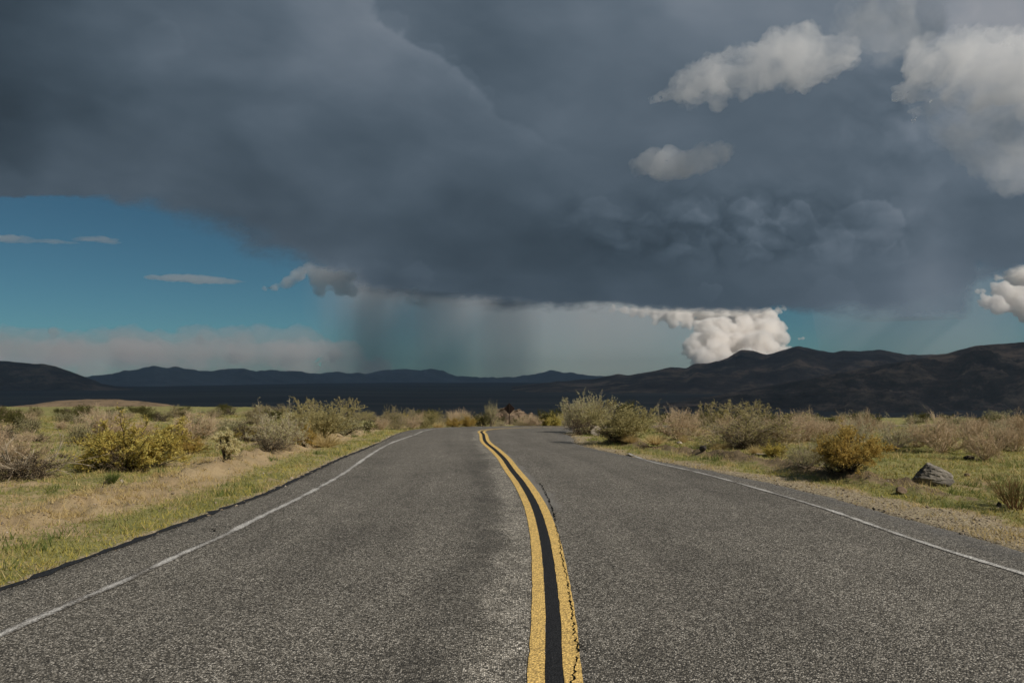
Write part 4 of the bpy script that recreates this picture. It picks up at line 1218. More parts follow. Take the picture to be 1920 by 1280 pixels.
# ------------------------------------------------------------------ plants of the photograph
LEFT = [
    ('dead_shrub', 'dead', 48, 893, 190, 818, 'bleached dead shrub with bare branches at the left edge of the field'),
    ('brown_shrub', 'brown', 52, 895, 120, 852, 'dark tangled dry shrub under the bleached bare branches'),
    ('dry_shrub', 'dry1', 10, 880, 130, 806, 'pale straw coloured shrub cut by the left edge of the view'),
    ('golden_bush', 'gold2', 245, 879, 175, 792, 'large golden green bush with a dark hollow, left of the cactus'),
    ('brown_shrub', 'brown', 232, 882, 90, 842, 'dark bare twigs in the hollow of the large golden green bush'),
    ('golden_bush', 'gold1', 352, 853, 52, 820, 'small golden mound bush between the large golden bush and the cactus'),
    ('dry_shrub', 'dry1', 184, 822, 78, 768, 'feathery pinkish tan shrub behind the large golden green bush'),
    ('dark_bush', 'dark1', 32, 801, 44, 776, 'dark olive round bush far out at the left edge'),
    ('dry_shrub', 'dry2', 362, 824, 86, 774, 'tall pale brown dry shrub behind the small golden mound bush'),
    ('grey_shrub', 'mound1', 432, 808, 52, 785, 'low grey brown mound shrub behind the cactus'),
    ('golden_bush', 'gold2', 458, 827, 40, 804, 'small olive gold shrub just right of the cactus'),
    ('sage_shrub', 'sage2', 525, 842, 112, 768, 'large grey green shrub standing on the left roadside bank'),
    ('brown_shrub', 'brown', 505, 845, 60, 818, 'dark twiggy undergrowth at the foot of the large grey green shrub'),
    ('olive_shrub', 'olive1', 600, 822, 130, 762, 'broad olive shrub at the left road edge before the bend'),
    ('sprig_shrub', 'sprig', 580, 800, 50, 747, 'tall leafy sprigs rising over the left end of the broad olive shrub'),
    ('sprig_shrub', 'sprig', 655, 800, 34, 746, 'tall leafy sprig rising over the right end of the broad olive shrub'),
    ('grey_shrub', 'mound1', 645, 815, 72, 782, 'rounded dense grey brown shrub at the right end of the olive shrub'),
    ('green_shrub', 'dark1', 691, 808, 30, 790, 'small dark green shrub beside the rounded grey brown shrub'),
    ('dry_grass_tuft', 'straw1', 612, 838, 60, 812, 'straw coloured grass tuft below the broad olive shrub'),
    ('dry_grass_tuft', 'straw2', 588, 830, 34, 806, 'small pale straw tuft between the grey green and olive shrubs'),
    ('golden_bush', 'gold1', 570, 838, 40, 800, 'golden tuft of shrub right behind the large grey green shrub'),
    ('green_plant', 'forb', 210, 907, 26, 880, 'small fresh green plant in the grass in front of the golden bush'),
    ('dry_shrub', 'dry1', 715, 806, 34, 784, 'tan dry shrub at the outer road edge right of the small dark green shrub'),
    ('olive_shrub', 'olive2', 746, 806, 44, 780, 'round olive shrub at the outer edge of the bend'),
    ('dry_shrub', 'dry2', 772, 804, 38, 780, 'pale tan shrub next to the round olive shrub on the bend'),
    ('olive_shrub', 'olive1', 798, 803, 34, 782, 'green olive shrub in the middle of the bend row'),
    ('straw_shrub', 'straw1', 822, 803, 26, 788, 'pale straw tuft on the outer edge of the bend'),
    ('golden_bush', 'gold1', 850, 802, 28, 785, 'golden bush on the bend, left of the orange one'),
    ('golden_bush', 'gold1', 877, 802, 27, 782, 'orange gold bush on the bend, left of the dark one'),
    ('dark_bush', 'dark1', 903, 802, 32, 776, 'dark green bush on the bend left of the road sign'),
    ('sage_shrub', 'sage1', 922, 802, 24, 758, 'tall pale grey shrub on the bend left of the road sign'),
    ('sage_shrub', 'sage2', 938, 802, 24, 788, 'low grey shrub in front of the road sign post'),
    ('olive_shrub', 'olive2', 976, 801, 28, 787, 'olive shrub just right of the road sign post'),
    ('dry_shrub', 'dry1', 994, 802, 40, 778, 'tan shrub between the road sign and the yellow green bush'),
    ('yellow_bush', 'gold2', 1033, 803, 46, 778, 'yellow green bush at the far end of the road bend'),
    ('dark_bush', 'dark1', 1022, 800, 34, 770, 'dark bush behind the yellow green bush at the bend'),
]
RIGHT = [
    ('sage_shrub', 'sage1', 1102, 812, 92, 744, 'tall silvery feathery shrub on the inside of the bend'),
    ('brown_shrub', 'brown', 1092, 815, 60, 786, 'dark twigs at the foot of the silvery feathery shrub'),
    ('sage_shrub', 'sage2', 1066, 806, 30, 770, 'small pale shrub peeping out left of the silvery feathery shrub'),
    ('olive_shrub', 'olive1', 1172, 826, 140, 764, 'broad olive green shrub right of the pale pointed rock'),
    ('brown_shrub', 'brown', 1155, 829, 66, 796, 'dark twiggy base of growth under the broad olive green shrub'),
    ('sprig_shrub', 'sprig', 1135, 806, 40, 750, 'yellow green sprigs standing above the broad olive green shrub'),
    ('grey_shrub', 'dry2', 1272, 824, 92, 768, 'grey tan twiggy shrub left of the large olive thicket'),
    ('dead_shrub', 'dead', 1250, 812, 52, 760, 'bare dead branches above the grey tan twiggy shrub'),
    ('dry_grass_tuft', 'straw1', 1181, 831, 34, 812, 'golden straw tussock under the broad olive green shrub'),
    ('dry_grass_tuft', 'straw1', 1228, 834, 46, 812, 'wide straw tussock beside the berm below the grey tan shrub'),
    ('dry_grass_tuft', 'straw2', 1280, 829, 20, 816, 'small straw tussock in the grass below the grey tan shrub'),
    ('olive_shrub', 'olive2', 1392, 838, 170, 762, 'large olive thicket standing right of the road'),
    ('sprig_shrub', 'sprig', 1345, 815, 60, 753, 'tall pale plume rising from the left side of the large olive thicket'),
    ('sprig_shrub', 'sprig', 1412, 818, 60, 756, 'tall plume rising from the middle of the large olive thicket'),
    ('dry_shrub', 'dry1', 1462, 836, 70, 780, 'tan dry shrub at the right end of the large olive thicket'),
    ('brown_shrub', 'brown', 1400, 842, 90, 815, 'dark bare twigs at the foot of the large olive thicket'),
    ('dry_grass_tuft', 'straw2', 1352, 843, 44, 826, 'low straw tussock in front of the large olive thicket'),
    ('green_plant', 'gold2', 1455, 856, 44, 832, 'small green gold bush beside the bleached log'),
    ('dry_grass_tuft', 'straw1', 1418, 852, 32, 832, 'yellow grass tuft left of the small green gold bush'),
    ('sage_shrub', 'sage2', 1512, 876, 84, 828, 'low grey olive shrub in front of the glowing golden bush'),
    ('golden_bush', 'gold1', 1592, 881, 112, 806, 'glowing round golden bush on the green grass right of the road'),
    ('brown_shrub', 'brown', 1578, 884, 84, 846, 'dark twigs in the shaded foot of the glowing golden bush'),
    ('olive_shrub', 'olive1', 1558, 872, 62, 812, 'olive left half growing into the glowing golden bush'),
    ('grey_shrub', 'dry1', 1520, 826, 110, 784, 'wide grey tan shrub behind the low grey olive shrub'),
    ('grey_shrub', 'dry2', 1580, 818, 70, 786, 'grey tan shrub far behind the glowing golden bush'),
    ('sage_shrub', 'sage2', 1678, 842, 66, 788, 'grey olive shrub right behind the glowing golden bush'),
    ('dry_shrub', 'dry2', 1766, 848, 96, 778, 'tall pinkish grey twiggy shrub behind the boulder'),
    ('dry_shrub', 'dry1', 1720, 838, 66, 796, 'grey tan shrub between the grey olive and the pinkish twiggy shrub'),
    ('dry_shrub', 'dry2', 1846, 862, 76, 792, 'pinkish twiggy shrub with a dark narrow foot near the right edge'),
    ('dry_shrub', 'dry1', 1902, 846, 70, 796, 'dull twiggy shrub cut by the right edge of the view'),
    ('dark_bush', 'dark1', 1884, 843, 40, 812, 'dark low bush beside the shrub with the narrow foot'),
    ('green_bush', 'broom', 1903, 956, 84, 893, 'green broom bush with reddish stems at the right edge by the gravel'),
]
for t in LEFT + RIGHT:
    name, arch, cx, by, w, top, label = t
    cat = 'grass' if 'grass' in name else ('plant' if 'plant' in name else ('bush' if 'bush' in name else 'shrub'))
    at_px(name, arch, cx, by, w, top, label, cat)

# many more low shrubs dotted over the flats, smaller with distance
def scatter(n, x0, x1, y0, y1, kinds, label, group, name, seed, wr=(18, 44), hr=(0.4, 0.65)):
    rg = np.random.default_rng(seed)
    k = 0
    for _ in range(n * 3):
        if k >= n: break
        px, py = rg.uniform(x0, x1), y0 + (y1 - y0) * rg.uniform(0, 1) ** 1.25
        p = place(px, py)
        if road_sd(p[:1], p[1:2])[0] < 1.2: continue
        w = rg.uniform(*wr) * (0.55 + 0.9 * (py - y0) / max(y1 - y0, 1))
        m = (p @ _fw - CAM_H * _fw[2]) / F_PX
        hh = w * rg.uniform(*hr)
        plant(name, kinds[rg.integers(len(kinds))], p, w * m, hh * m, label, 'shrub', group)
        k += 1

scatter(34, -20, 560, 768, 792, ['dark1', 'olive2', 'dark1'], 'small dark green shrub on the far crest of the left flat', 'dark shrubs on the far left flat', 'crest_shrub', 31, (20, 42), (0.35, 0.55))
scatter(44, -20, 480, 775, 830, ['dry1', 'dry2', 'brown', 'mound1'], 'low tan dry shrub scattered over the left flat', 'dry shrubs on the left flat', 'low_shrub', 32, (22, 46), (0.4, 0.7))
scatter(16, 480, 900, 786, 800, ['dark1', 'olive2', 'dark1'], 'dark green shrub in the row beyond the bend', 'dark shrubs beyond the bend', 'crest_shrub', 33, (22, 40), (0.45, 0.7))
scatter(46, 1240, 1940, 780, 806, ['dark1', 'olive2', 'dark1', 'mound1'], 'dark shrub in the far row along the right flat', 'dark shrubs on the far right flat', 'crest_shrub', 34, (26, 48), (0.30, 0.50))
scatter(26, 1290, 1940, 806, 832, ['dry1', 'dry2', 'sage2'], 'grey tan shrub in the middle distance of the right flat', 'dry shrubs on the right flat', 'low_shrub', 35, (36, 66), (0.5, 0.8))
scatter(14, -20, 330, 830, 900, ['brown', 'straw2', 'brown'], 'tiny brown dead plant in the left grass', 'dead plants in the left grass', 'dead_plant', 36, (12, 24), (0.4, 0.6))

def row_beyond_bend(n, seed, kinds, label, group, x0, x1, y0, y1, hr, name):
    rg = np.random.default_rng(seed)
    for _ in range(n):
        y = rg.uniform(y0, y1); x = rg.uniform(x0, x1) * y / 50.0
        if road_sd(np.array([x]), np.array([y]))[0] < 0.9: continue
        z = float(ground_h(np.array([x]), np.array([y]))[0])
        h = rg.uniform(*hr)
        sx = 960 + F_PX * x / y
        if 880 < sx < 1012: h *= 0.5
        if abs(sx - 955) < 14: continue
        plant(name, kinds[rg.integers(len(kinds))], (x, y, z), h * rg.uniform(1.1, 1.7), h, label, 'shrub', group)
row_beyond_bend(30, 71, ['olive2', 'gold2', 'dry1', 'olive1'], 'olive and tan shrub on the outer bank of the bend', 'shrubs on the outer bank of the bend', -10, 5, 45.5, 56, (0.5, 0.95), 'bank_shrub')
row_beyond_bend(26, 72, ['dark1', 'olive2', 'dark1'], 'dark green shrub on the slope falling away behind the bend', 'dark shrubs behind the bend', -12, 8, 58, 80, (0.9, 1.45), 'slope_shrub')

# ------------------------------------------------------------------ cholla cactus
def cholla():
    p = place(423, 864)
    dist = p @ _fw - CAM_H * _fw[2]
    m = dist / F_PX
    rg = np.random.default_rng(5)
    root = empty('cholla_cactus', p, 0.0)
    tag(root, 'bushy pale yellow cholla cactus with a forked dark trunk, left of the road', 'cactus')
    W, H = 62 * m, 58 * m
    # forked trunk
    tr = [np.array([[0, 0, -0.05], [-0.04, 0, .18], [-.10, .02, .34], [-.16, 0, .52], [-.18, .02, .68]]),
          np.array([[0.02, 0, -0.03], [.06, 0, .12], [.13, -.02, .24], [.22, 0, .38], [.28, .02, .50]]),
          np.array([[-.05, 0, .22], [-.01, .06, .38], [.03, .06, .55], [.04, .04, .72], [.05, .04, .82]])]
    P = np.stack(tr) * np.array([W, W, H])
    me = seg_mesh('trunk', [(P[:1], 0.055 * H, 0.030 * H), (P[1:2], 0.045 * H, 0.028 * H), (P[2:], 0.035 * H, 0.025 * H)], 7)
    link('trunk', me, BM['dark'], root)
    # stubby joints crowding the ends of the branches
    joints, V, F, base = [], [], [], 0
    sp_o, sp_d = [], []
    for k in range(3):
        for _ in range(44):
            t = rg.uniform(0.45, 1.0) * 4
            i = min(int(t), 3); f = t - i
            c = P[k, i] * (1 - f) + P[k, i + 1] * f
            d = _unit(rg.normal(size=3) * np.array([1, 1, .7]) + np.array([0, 0, .35]))
            a = c + d * rg.uniform(0.02, 0.20) * H * (0.5 + 0.5 * t / 4)
            l = rg.uniform(0.09, 0.15) * H
            r = rg.uniform(0.026, 0.036) * H
            u = _unit(np.cross(d, rg.normal(size=3))); w = np.cross(d, u)
            n = 7
            prof = [(0, .45), (.15, .95), (.5, 1.05), (.85, .95), (1.0, .35)]
            for (q, rr) in prof:
                for s_ in range(n):
                    th = 2 * math.pi * s_ / n
                    V.append(a + d * l * q + (u * math.cos(th) + w * math.sin(th)) * r * rr)
            g = grid_faces(len(prof), n, True) + base
            F.append(g); base += len(prof) * n
            m_ = 90
            th = rg.uniform(0, 6.28, m_); q = rg.uniform(0, 1.05, m_)
            dirs = u * np.cos(th)[:, None] + w * np.sin(th)[:, None]
            sp_o.append(a + d * (l * q)[:, None] + dirs * r * 0.8); sp_d.append(dirs + 0.6 * d)
    me = mesh_from('joints', np.array(V), np.concatenate(F), True)
    link('joints', me, bark_material('cholla_skin', (0.30, 0.27, 0.13), (0.46, 0.41, 0.21)), root)['kind'] = 'stuff'
    me = leaf_mesh('spines', rg, np.concatenate(sp_o), 0.055 * H, 0.014 * H, np.concatenate(sp_d), 3.0)
    link('spines', me, LM['spine'], root)
cholla()

# ------------------------------------------------------------------ road sign seen from behind
def road_sign():
    D = 74.0
    d = pdir(955, 766)
    x = d[0] / d[1] * D
    zc = CAM_H + d[2] / d[1] * D
    g = float(ground_h(np.array([x]), np.array([D]))[0])
    root = empty('road_sign', (x, D, g))
    tag(root, 'dark diamond road sign on a single post at the bend', 'sign')
    m = Mat('brown_sign_back')
    m.principled(m.mix(m.mr(m.noise(m.coord('Object'), 6, 4), 0.3, 0.7), (0.016, 0.008, 0.007), (0.028, 0.013, 0.011)), 0.6, None, 0.3)
    side = 0.76
    bm = bmesh.new()
    pts = []
    for k in range(4):                                   # rounded corners
        a0 = k * math.pi / 2
        cx, cz = (side / 2 - 0.05) * math.sqrt(2) * math.cos(a0), (side / 2 - 0.05) * math.sqrt(2) * math.sin(a0)
        for j in range(5):
            a = a0 - math.pi / 4 + j * math.pi / 8
            pts.append((cx + 0.05 * math.cos(a), cz + 0.05 * math.sin(a)))
    vs_ = [bm.verts.new((px, 0, pz)) for px, pz in pts]
    f = bm.faces.new(vs_)
    ext = bmesh.ops.extrude_face_region(bm, geom=[f])
    for v in ext['geom']:
        if isinstance(v, bmesh.types.BMVert): v.co.y += 0.004
    bmesh.ops.recalc_face_normals(bm, faces=bm.faces)
    me = bpy.data.meshes.new('panel'); bm.to_mesh(me); bm.free()
    o = link('panel', me, m.m, root, (0, 0.05, zc - g)); o.rotation_euler = (0, 0, R(-8))
    pm = Mat('weathered_post')
    pm.principled(pm.mix(pm.mr(pm.noise(pm.coord('Object'), 9, 4), 0.3, 0.7), (0.045, 0.028, 0.020), (0.085, 0.055, 0.040)), 0.7, None, 0.3)
    bm = bmesh.new()                                     # U channel post
    for (cx, cy, sx, sy) in [(0, 0, 0.075, 0.014), (-0.034, -0.022, 0.012, 0.032), (0.034, -0.022, 0.012, 0.032)]:
        h = zc - g + side * 0.55 + 0.4
        bmesh.ops.create_cube(bm, size=1, matrix=Matrix.Translation((cx, cy, h / 2 - 0.4)) @ Matrix.Diagonal((sx, sy, h, 1)))
    me = bpy.data.meshes.new('post'); bm.to_mesh(me); bm.free()
    link('post', me, pm.m, root, (0, 0.02, 0))
    for dz in (-0.2, 0.2):
        bm = bmesh.new()
        bmesh.ops.create_cone(bm, cap_ends=True, segments=6, radius1=0.014, radius2=0.012, depth=0.014, matrix=Matrix.Rotation(R(90), 4, 'X'))
        me = bpy.data.meshes.new('bolt'); bm.to_mesh(me); bm.free()
        link('bolt', me, pm.m, root, (0, 0.004, zc - g + dz))
road_sign()

# ------------------------------------------------------------------ rocks
def stone_material(name, c0, c1, c2, sc=1.0):
    m = Mat(name)
    P = m.coord('Object')
    n = m.noise(P, 5 * sc, 6, 0.65)
    n2 = m.noise(m.mapping(P, (1, 1, 5)), 6 * sc, 5, 0.65)
    col = m.ramp(m.math('ADD', m.math('MULTIPLY', n, 0.6), m.math('MULTIPLY', n2, 0.4)), [(0.32, c0), (0.5, c1), (0.68, c2)])
    m.principled(col, 0.92, m.bump(m.noise(P, 26 * sc, 5, 0.7), 0.6, 0.02), 0.15)
    return m.m

def rock_mesh(seed, dims, strata=0.0, sub=4, cuts=9):
    """angular boulder: a sphere cut flat by random planes, then roughened, with optional bedding steps"""
    rg = np.random.default_rng(seed)
    bm = bmesh.new()
    bmesh.ops.create_icosphere(bm, subdivisions=sub, radius=1.0)
    co = np.array([v.co[:] for v in bm.verts])
    for _ in range(cuts):
        n = _unit(rg.normal(size=3)); dpl = rg.uniform(0.55, 0.85)
        s_ = co @ n
        co = np.where((s_ > dpl)[:, None], co - n * (s_ - dpl)[:, None] * 0.92, co)
    if strata:
        ph = co[:, 2] * 4.2 + 0.8 * fbm(co[:, 0], co[:, 1], seed, 3)
        st = np.abs((ph % 1.0) - 0.5) * 2
        groove = sstep(0.30, 0.0, st)
        co[:, :2] *= (1 - strata * groove * (0.6 + 0.6 * fbm(co[:, 0] * 2, co[:, 1] * 2, seed + 2, 3)))[:, None]
        co[:, :2] *= (1 + 0.10 * (np.sin(np.floor(ph) * 12.9 + seed) ))[:, None]
    nn = _unit(co)
    co = co + nn * (0.07 * fbm(co[:, 0] * 2.2, co[:, 1] * 2.2, co[:, 2] * 2.2 + seed, 5, 0.55))[:, None]
    co = co * np.array(dims) / 2
    for v, c in zip(bm.verts, co): v.co = c
    me = bpy.data.meshes.new('rock'); bm.to_mesh(me); bm.free()
    return me

st_grey = stone_material('grey_banded_stone', (0.045, 0.041, 0.037), (0.20, 0.178, 0.148), (0.40, 0.355, 0.295))
st_pale = stone_material('pale_stone', (0.26, 0.21, 0.16), (0.42, 0.36, 0.29), (0.60, 0.54, 0.46))
st_dark = stone_material('dark_stone', (0.025, 0.022, 0.020), (0.050, 0.044, 0.038), (0.10, 0.085, 0.07))
st_tan = stone_material('tan_stone', (0.085, 0.058, 0.038), (0.19, 0.135, 0.090), (0.32, 0.235, 0.165), 0.4)

def rock(px, by, w, h, label, mat, seed, strata=0.0, depth=0.9, rz=0.0, name='rock', lift=0.38, cat='rock', ry=0.0):
    p = place(px, by)
    m = (p @ _fw - CAM_H * _fw[2]) / F_PX
    me = rock_mesh(seed, (w * m, w * m * depth, h * m * 1.45), strata, 5 if strata else 4, 22 if strata else 9)
    o = link(name, me, mat, None, (p[0], p[1] + w * m * depth * 0.35, p[2] + h * m * lift))
    o.rotation_euler = (0, ry, rz)
    if name == 'boulder':                      # steep left end, peak left of the middle, long slope to the right
        for v in me.vertices:
            u = v.co.x / (w * m)
            v.co.z *= float(np.interp(u, [-.5, -.42, -.12, 0.0, .3, .5], [.75, .85, 1.12, 1.08, .70, .40]))
    return tag(o, label, cat)

rock(1760, 912, 84, 46, 'grey layered boulder lying on the green grass', st_grey, 141, 0.15, 0.75, 0.1, 'boulder', 0.34, 'boulder', R(3))
rock(1703, 904, 16, 6, 'flat whitish stone in the grass left of the layered boulder', st_pale, 42)
rock(1692, 926, 24, 12, 'rounded brown stone at the edge of the gravel below the boulder', st_tan, 43)
rock(1118, 817, 24, 18, 'pale pointed rock between the silvery and the olive shrub', st_pale, 44)
rock(1319, 846, 14, 10, 'small black stone on top of the right berm', st_dark, 45)
rock(970, 803, 14, 5, 'white stone at the road edge below the sign', st_pale, 46)
rock(227, 904, 9, 5, 'small white stone beside the fresh green plant', st_pale, 47)
rock(1875, 950, 9, 8, 'small dark stone beside the green broom bush', st_dark, 48)
rock(1822, 862, 22, 7, 'low dark brown rock near the shrub with the narrow foot', st_dark, 49)
rock(1275, 832, 12, 4, 'little pale stone on the grass behind the berm', st_pale, 50)
rock(1815, 893, 12, 5, 'little tan stone on the grass behind the boulder', st_tan, 51)

# bleached wood lying about
def stick(name, px, py, length, ang, r, label, mat, seed, rise=0.0, twigs=0):
    p = place(px, py); p[2] += r * 0.8
    rg = np.random.default_rng(seed)
    t = np.linspace(0, 1, 9)[:, None]
    d = np.array([math.cos(ang), math.sin(ang), rise])
    P = d * length * t + rg.normal(size=(9, 3)) * np.array([.5, .5, .15]) * length * 0.035
    P[0] = 0
    polys = [(P[None], r, r * 0.5)]
    if twigs:
        o, dd, i = _spawn(rg, P[None], twigs, 0.3, 0.6, 0.25)
        polys.append((_grow(rg, o, dd, np.full(twigs, length * 0.35), 4, 0.2, 0.0), r * 0.5, r * 0.2))
    tag(link(name, seg_mesh(name, polys, 7), mat, None, p), label, 'wood')
stick('log', 1418, 853, 0.42, -0.75, 0.028, 'short bleached log lying on the right berm', BM['pale'], 3)
stick('dead_branch', 138, 921, 0.62, 0.35, 0.014, 'crooked dead branch on the sand in front of the golden bush', BM['dark'], 4, 0.05, 4)
stick('dead_branch', 632, 818, 0.45, -0.9, 0.02, 'thin dead stick on the sand bank below the rounded shrub', BM['tan'], 5)
stick('dead_branch', 1528, 884, 0.42, 0.5, 0.010, 'pale stick leaning in front of the glowing golden bush', BM['pale'], 6, 0.55)

# ------------------------------------------------------------------ rocky knoll behind the sign
def knoll():
    D = 115.0
    x = (952 - 960) / F_PX * D
    g = float(ground_h(np.array([x]), np.array([D]))[0])
    top = CAM_H + pdir(935, 758)[2] / pdir(935, 758)[1] * D
    root = empty('rocky_knoll', (x, D, g))
    tag(root, 'low tan rocky knoll rising behind the road sign', 'knoll')
    n = 60
    u, v = np.meshgrid(np.linspace(-1, 1, n), np.linspace(-1, 1, n), indexing='ij')
    rr = np.hypot(u, v)
    W, Dp, H = 7.4, 6.0, top - g + 0.2
    prof = np.clip(1 - rr, 0, 1) ** 0.75
    sk = 1 + 0.25 * fbm(u * 2, v * 2, 3.0, 4)
    Z = H * prof * sk * (0.94) - 0.6 + 0.25 * ridged(u * 5, v * 5, 5.0, 4) * sstep(1, .6, rr)
    me = mesh_from('mound', np.stack([u * W, v * Dp, Z], -1).reshape(-1, 3), grid_faces(n, n)[:, ::-1], True)
    link('mound', me, stone_material('knoll_earth', (0.055, 0.042, 0.026), (0.16, 0.115, 0.075), (0.30, 0.215, 0.145), 0.25), root)
    rg = np.random.default_rng(8)
    metas = [rock_mesh(60 + i, (1, 0.9, 0.75), 0.0, 3) for i in range(4)]
    for mm in metas: mm.materials.append(st_tan)
    for k in range(46):
        a, q = rg.uniform(0, 6.28), rg.uniform(0.1, 0.85)
        i, j = int((q * math.cos(a) + 1) / 2 * (n - 1)), int((q * math.sin(a) * 1 + 1) / 2 * (n - 1))
        if v[i, j] > 0.35: continue
        o = link('rock', metas[k % 4], None, root, (u[i, j] * W, v[i, j] * Dp, Z[i, j] + 0.05))
        s_ = rg.uniform(0.3, 0.85); o.scale = (s_, s_, s_ * rg.uniform(.6, 1)); o.rotation_euler = (rg.uniform(-.3, .3), rg.uniform(-.3, .3), rg.uniform(0, 6))
knoll()

# ------------------------------------------------------------------ low tan hill on the left
def low_hill():
    D = 210.0
    n, mrow = 160, 60
    px = np.linspace(-260, 360, n)
    sky_y = np.interp(px, [-260, -60, 20, 75, 110, 150, 200, 250, 290, 330, 360], [772, 766, 762, 757, 751, 749, 748.5, 752, 757, 764, 772])
    sky_y = sky_y + 0.8 * fbm(px / 20, 2.0, 0.0, 4)
    t = np.linspace(-1, 1, mrow)
    T, I = np.meshgrid(t, np.arange(n), indexing='ij')
    d = pdir(px, sky_y)
    Y = D + T * 34
    X = (d[:, 0] / d[:, 1])[I] * D * (1 + 0.05 * T)
    zt = (CAM_H + d[:, 2] / d[:, 1] * D)[I]
    zb = ground_h(X, Y)
    w = np.clip(1 - T * T, 0, 1)
    Z = zb - 1.2 + (zt - zb + 1.2) * w ** 0.9 + 0.25 * fbm(X * 0.4, Y * 0.4, 2.0, 4) * (1 - w) * w * 4
    me = mesh_from('low_hill', np.stack([X, Y, Z], -1).reshape(-1, 3), grid_faces(mrow, n), True)
    m = Mat('tan_hill_earth')
    P = m.geo()
    col = m.mix(m.mr(m.noise(P, 0.12, 5), 0.35, 0.65), (0.155, 0.112, 0.070), (0.255, 0.185, 0.115))
    col = m.mix(m.mr(m.noise(m.mapping(P, (1, .5, 1)), 0.5, 4, 0.7), 0.54, 0.62, 0, 0.8), col, (0.075, 0.062, 0.038))
    m.principled(col, 0.95, m.bump(m.noise(P, 1.2, 4), 0.5, 0.3), 0.1)
    o = link('low_hill', me, m.m)
    tag(o, 'low smooth tan hill beyond the left flat', kind='structure')
low_hill()

# ------------------------------------------------------------------ grass, litter and gravel
def blades(name, n, rmin, rmax, accept, hgt, wid, mat, label, seed, lean=0.5, cluster=1, az=40, spreadc=0.05, tone_fn=None, over=5):
    rg = np.random.default_rng(seed)
    m = int(n * over)
    r = rmin * (rmax / rmin) ** rg.uniform(0, 1, m)
    a = np.radians(rg.uniform(-az, az, m))
    x, y = r * np.sin(a), r * np.cos(a)
    z, sdv, side, lb, rb = ground_parts(x, y)
    g, so, gv = ground_cover(x, y, sdv, side, lb, rb)
    ok = (rg.uniform(0, 1, m) < accept(x, y, sdv, side, lb, rb, g, gv)) & (sdv > 0.02)
    x, y, sdv, side, r = (q[ok][:n] for q in (x, y, sdv, side, r))
    x, y = np.repeat(x, cluster), np.repeat(y, cluster)
    sdv, side, r = np.repeat(sdv, cluster), np.repeat(side, cluster), np.repeat(r, cluster)
    k = len(x)
    x = x + rg.normal(size=k) * spreadc; y = y + rg.normal(size=k) * spreadc
    z = ground_parts(x, y)[0]
    b = np.stack([x, y, z - 0.004], 1)
    d = np.stack([rg.normal(size=k) * lean, rg.normal(size=k) * lean, np.ones(k)], 1)
    d = _unit(d)
    s_ = np.stack([rg.normal(size=k), rg.normal(size=k), 0.2 * rg.normal(size=k)], 1); s_ = _unit(s_)
    h = rg.uniform(*hgt, k)[:, None] * (1 + 0.012 * r[:, None]); w = rg.uniform(*wid, k)[:, None] * (0.6 + 0.045 * r[:, None])
    V = np.stack([b - s_ * w, b + s_ * w, b + d * h], 1).reshape(-1, 3)
    me = mesh_from(name, V, np.arange(3 * k).reshape(k, 3))
    tone = np.clip(rg.normal(0.5, 0.2, k), 0, 1)
    if tone_fn is not None: tone = np.clip(tone + tone_fn(x, y, sdv, side), 0, 1)
    add_attr(me, 'tone', np.repeat(tone, 3))
    o = link(name, me, mat)
    tag(o, label, 'grass', kind='stuff')
    return o

gm = leaf_material('short_grass', (0.131, 0.156, 0.045), (0.281, 0.281, 0.094), (0.52, 0.42, 0.10), 0.3, 0.15)
def tone_verge(x, y, sdv, side):
    return 0.28 * ((side < 0) & (sdv < 0.55)) + 0.25 * fbm(x * 0.4, y * 0.4, 90.0, 3)
blades('grass', 165000, 4.0, 42.0, lambda x, y, s, sd_, lb, rb, g, gv: g * 1.2 - 0.1, (0.02, 0.065), (0.004, 0.008), gm, 'short green and yellowing grass over the verges and flats', 51, 0.7, 1, 40, 0.05, tone_verge, 2.2)
blades('dry_grass', 6000, 4.5, 46.0, lambda x, y, s, sd_, lb, rb, g, gv: 0.10 + 0.3 * lb * (sd_ < 0) + 0.12 * (s > 2.5) + 0.15 * (fbm(x * .5, y * .5, 95., 3) > 0.15), (0.03, 0.12), (0.003, 0.006), LM['straw'], 'scattered dry straw and dead stalks among the grass', 52, 0.8, 16, 40, 0.07)
blades('weeds', 900, 4.5, 40.0, lambda x, y, s, sd_, lb, rb, g, gv: 0.5 * g * (fbm(x * .7, y * .7, 97., 3) > 0.1), (0.05, 0.13), (0.004, 0.008), LM['green'], 'low green weeds in clumps on the verges', 53, 0.5, 22, 40, 0.06)

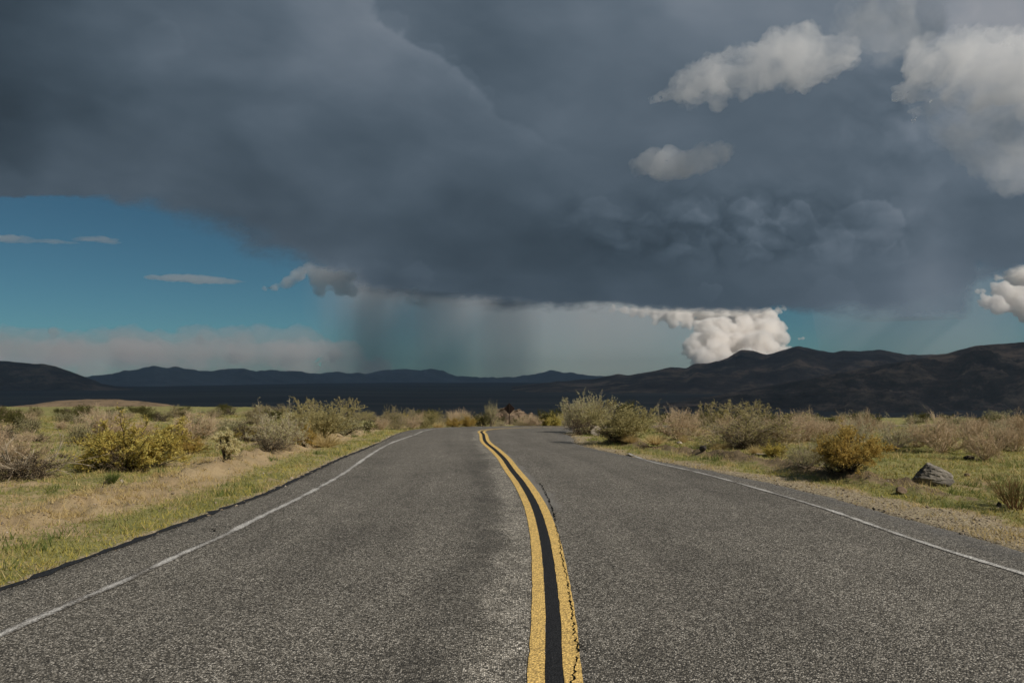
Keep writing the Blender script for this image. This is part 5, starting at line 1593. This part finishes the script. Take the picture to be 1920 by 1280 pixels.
def gravel():
    rg = np.random.default_rng(61)
    n = 9000
    m = n * 7
    r = 4.5 * (30 / 4.5) ** rg.uniform(0, 1, m); a = np.radians(rg.uniform(-40, 40, m))
    x, y = r * np.sin(a), r * np.cos(a)
    z, sdv, side, lb, rb = ground_parts(x, y)
    wg = np.interp(y, [5, 8, 12, 16], [1.5, 1.15, 0.55, 0.3])
    pr = np.where(side > 0, 0.9 * (sdv < wg) + 0.05 + 0.5 * np.clip(rb, 0, 1), 0.22 * (sdv < 0.35) + 0.05 + 0.4 * lb) * (sdv > -0.1)
    ok = rg.uniform(0, 1, m) < pr
    x, y, z, r, sdv = x[ok][:n], y[ok][:n], z[ok][:n], r[ok][:n], sdv[ok][:n]
    k = len(x)
    z = np.where(sdv < 0, road_z(x, y), z)
    sz = rg.gamma(2.0, 0.0028, k) * (0.7 + 0.035 * r) + 0.002
    base = np.array([[1, 0, 0], [-1, 0, 0], [0, 1, 0], [0, -1, 0], [0, 0, .7], [0, 0, -.7]], float)
    V = base[None] * (1 + 0.35 * rg.normal(size=(k, 6, 1))) * sz[:, None, None]
    th = rg.uniform(0, 6.28, k)
    c, s_ = np.cos(th)[:, None], np.sin(th)[:, None]
    V = np.stack([V[..., 0] * c - V[..., 1] * s_, V[..., 0] * s_ + V[..., 1] * c, V[..., 2]], -1)
    V += np.stack([x, y, z + sz * 0.25], 1)[:, None]
    f = np.array([[0, 2, 4], [2, 1, 4], [1, 3, 4], [3, 0, 4], [2, 0, 5], [1, 2, 5], [3, 1, 5], [0, 3, 5]])
    F = (f[None] + (np.arange(k) * 6)[:, None, None]).reshape(-1, 3)
    me = mesh_from('gravel', V.reshape(-1, 3), F)
    add_attr(me, 'tone', np.repeat(rg.uniform(0, 1, k), 6))
    mt = Mat('loose_gravel')
    mt.principled(mt.ramp(mt.attr('tone'), [(0, (0.13, 0.105, 0.078)), (0.4, (0.22, 0.175, 0.125)), (0.8, (0.34, 0.28, 0.205)), (1, (0.45, 0.385, 0.31))]), 0.95, None, 0.1)
    tag(link('gravel', me, mt.m), 'loose tan gravel and pebbles along the pavement edges', 'gravel', kind='stuff')
gravel()
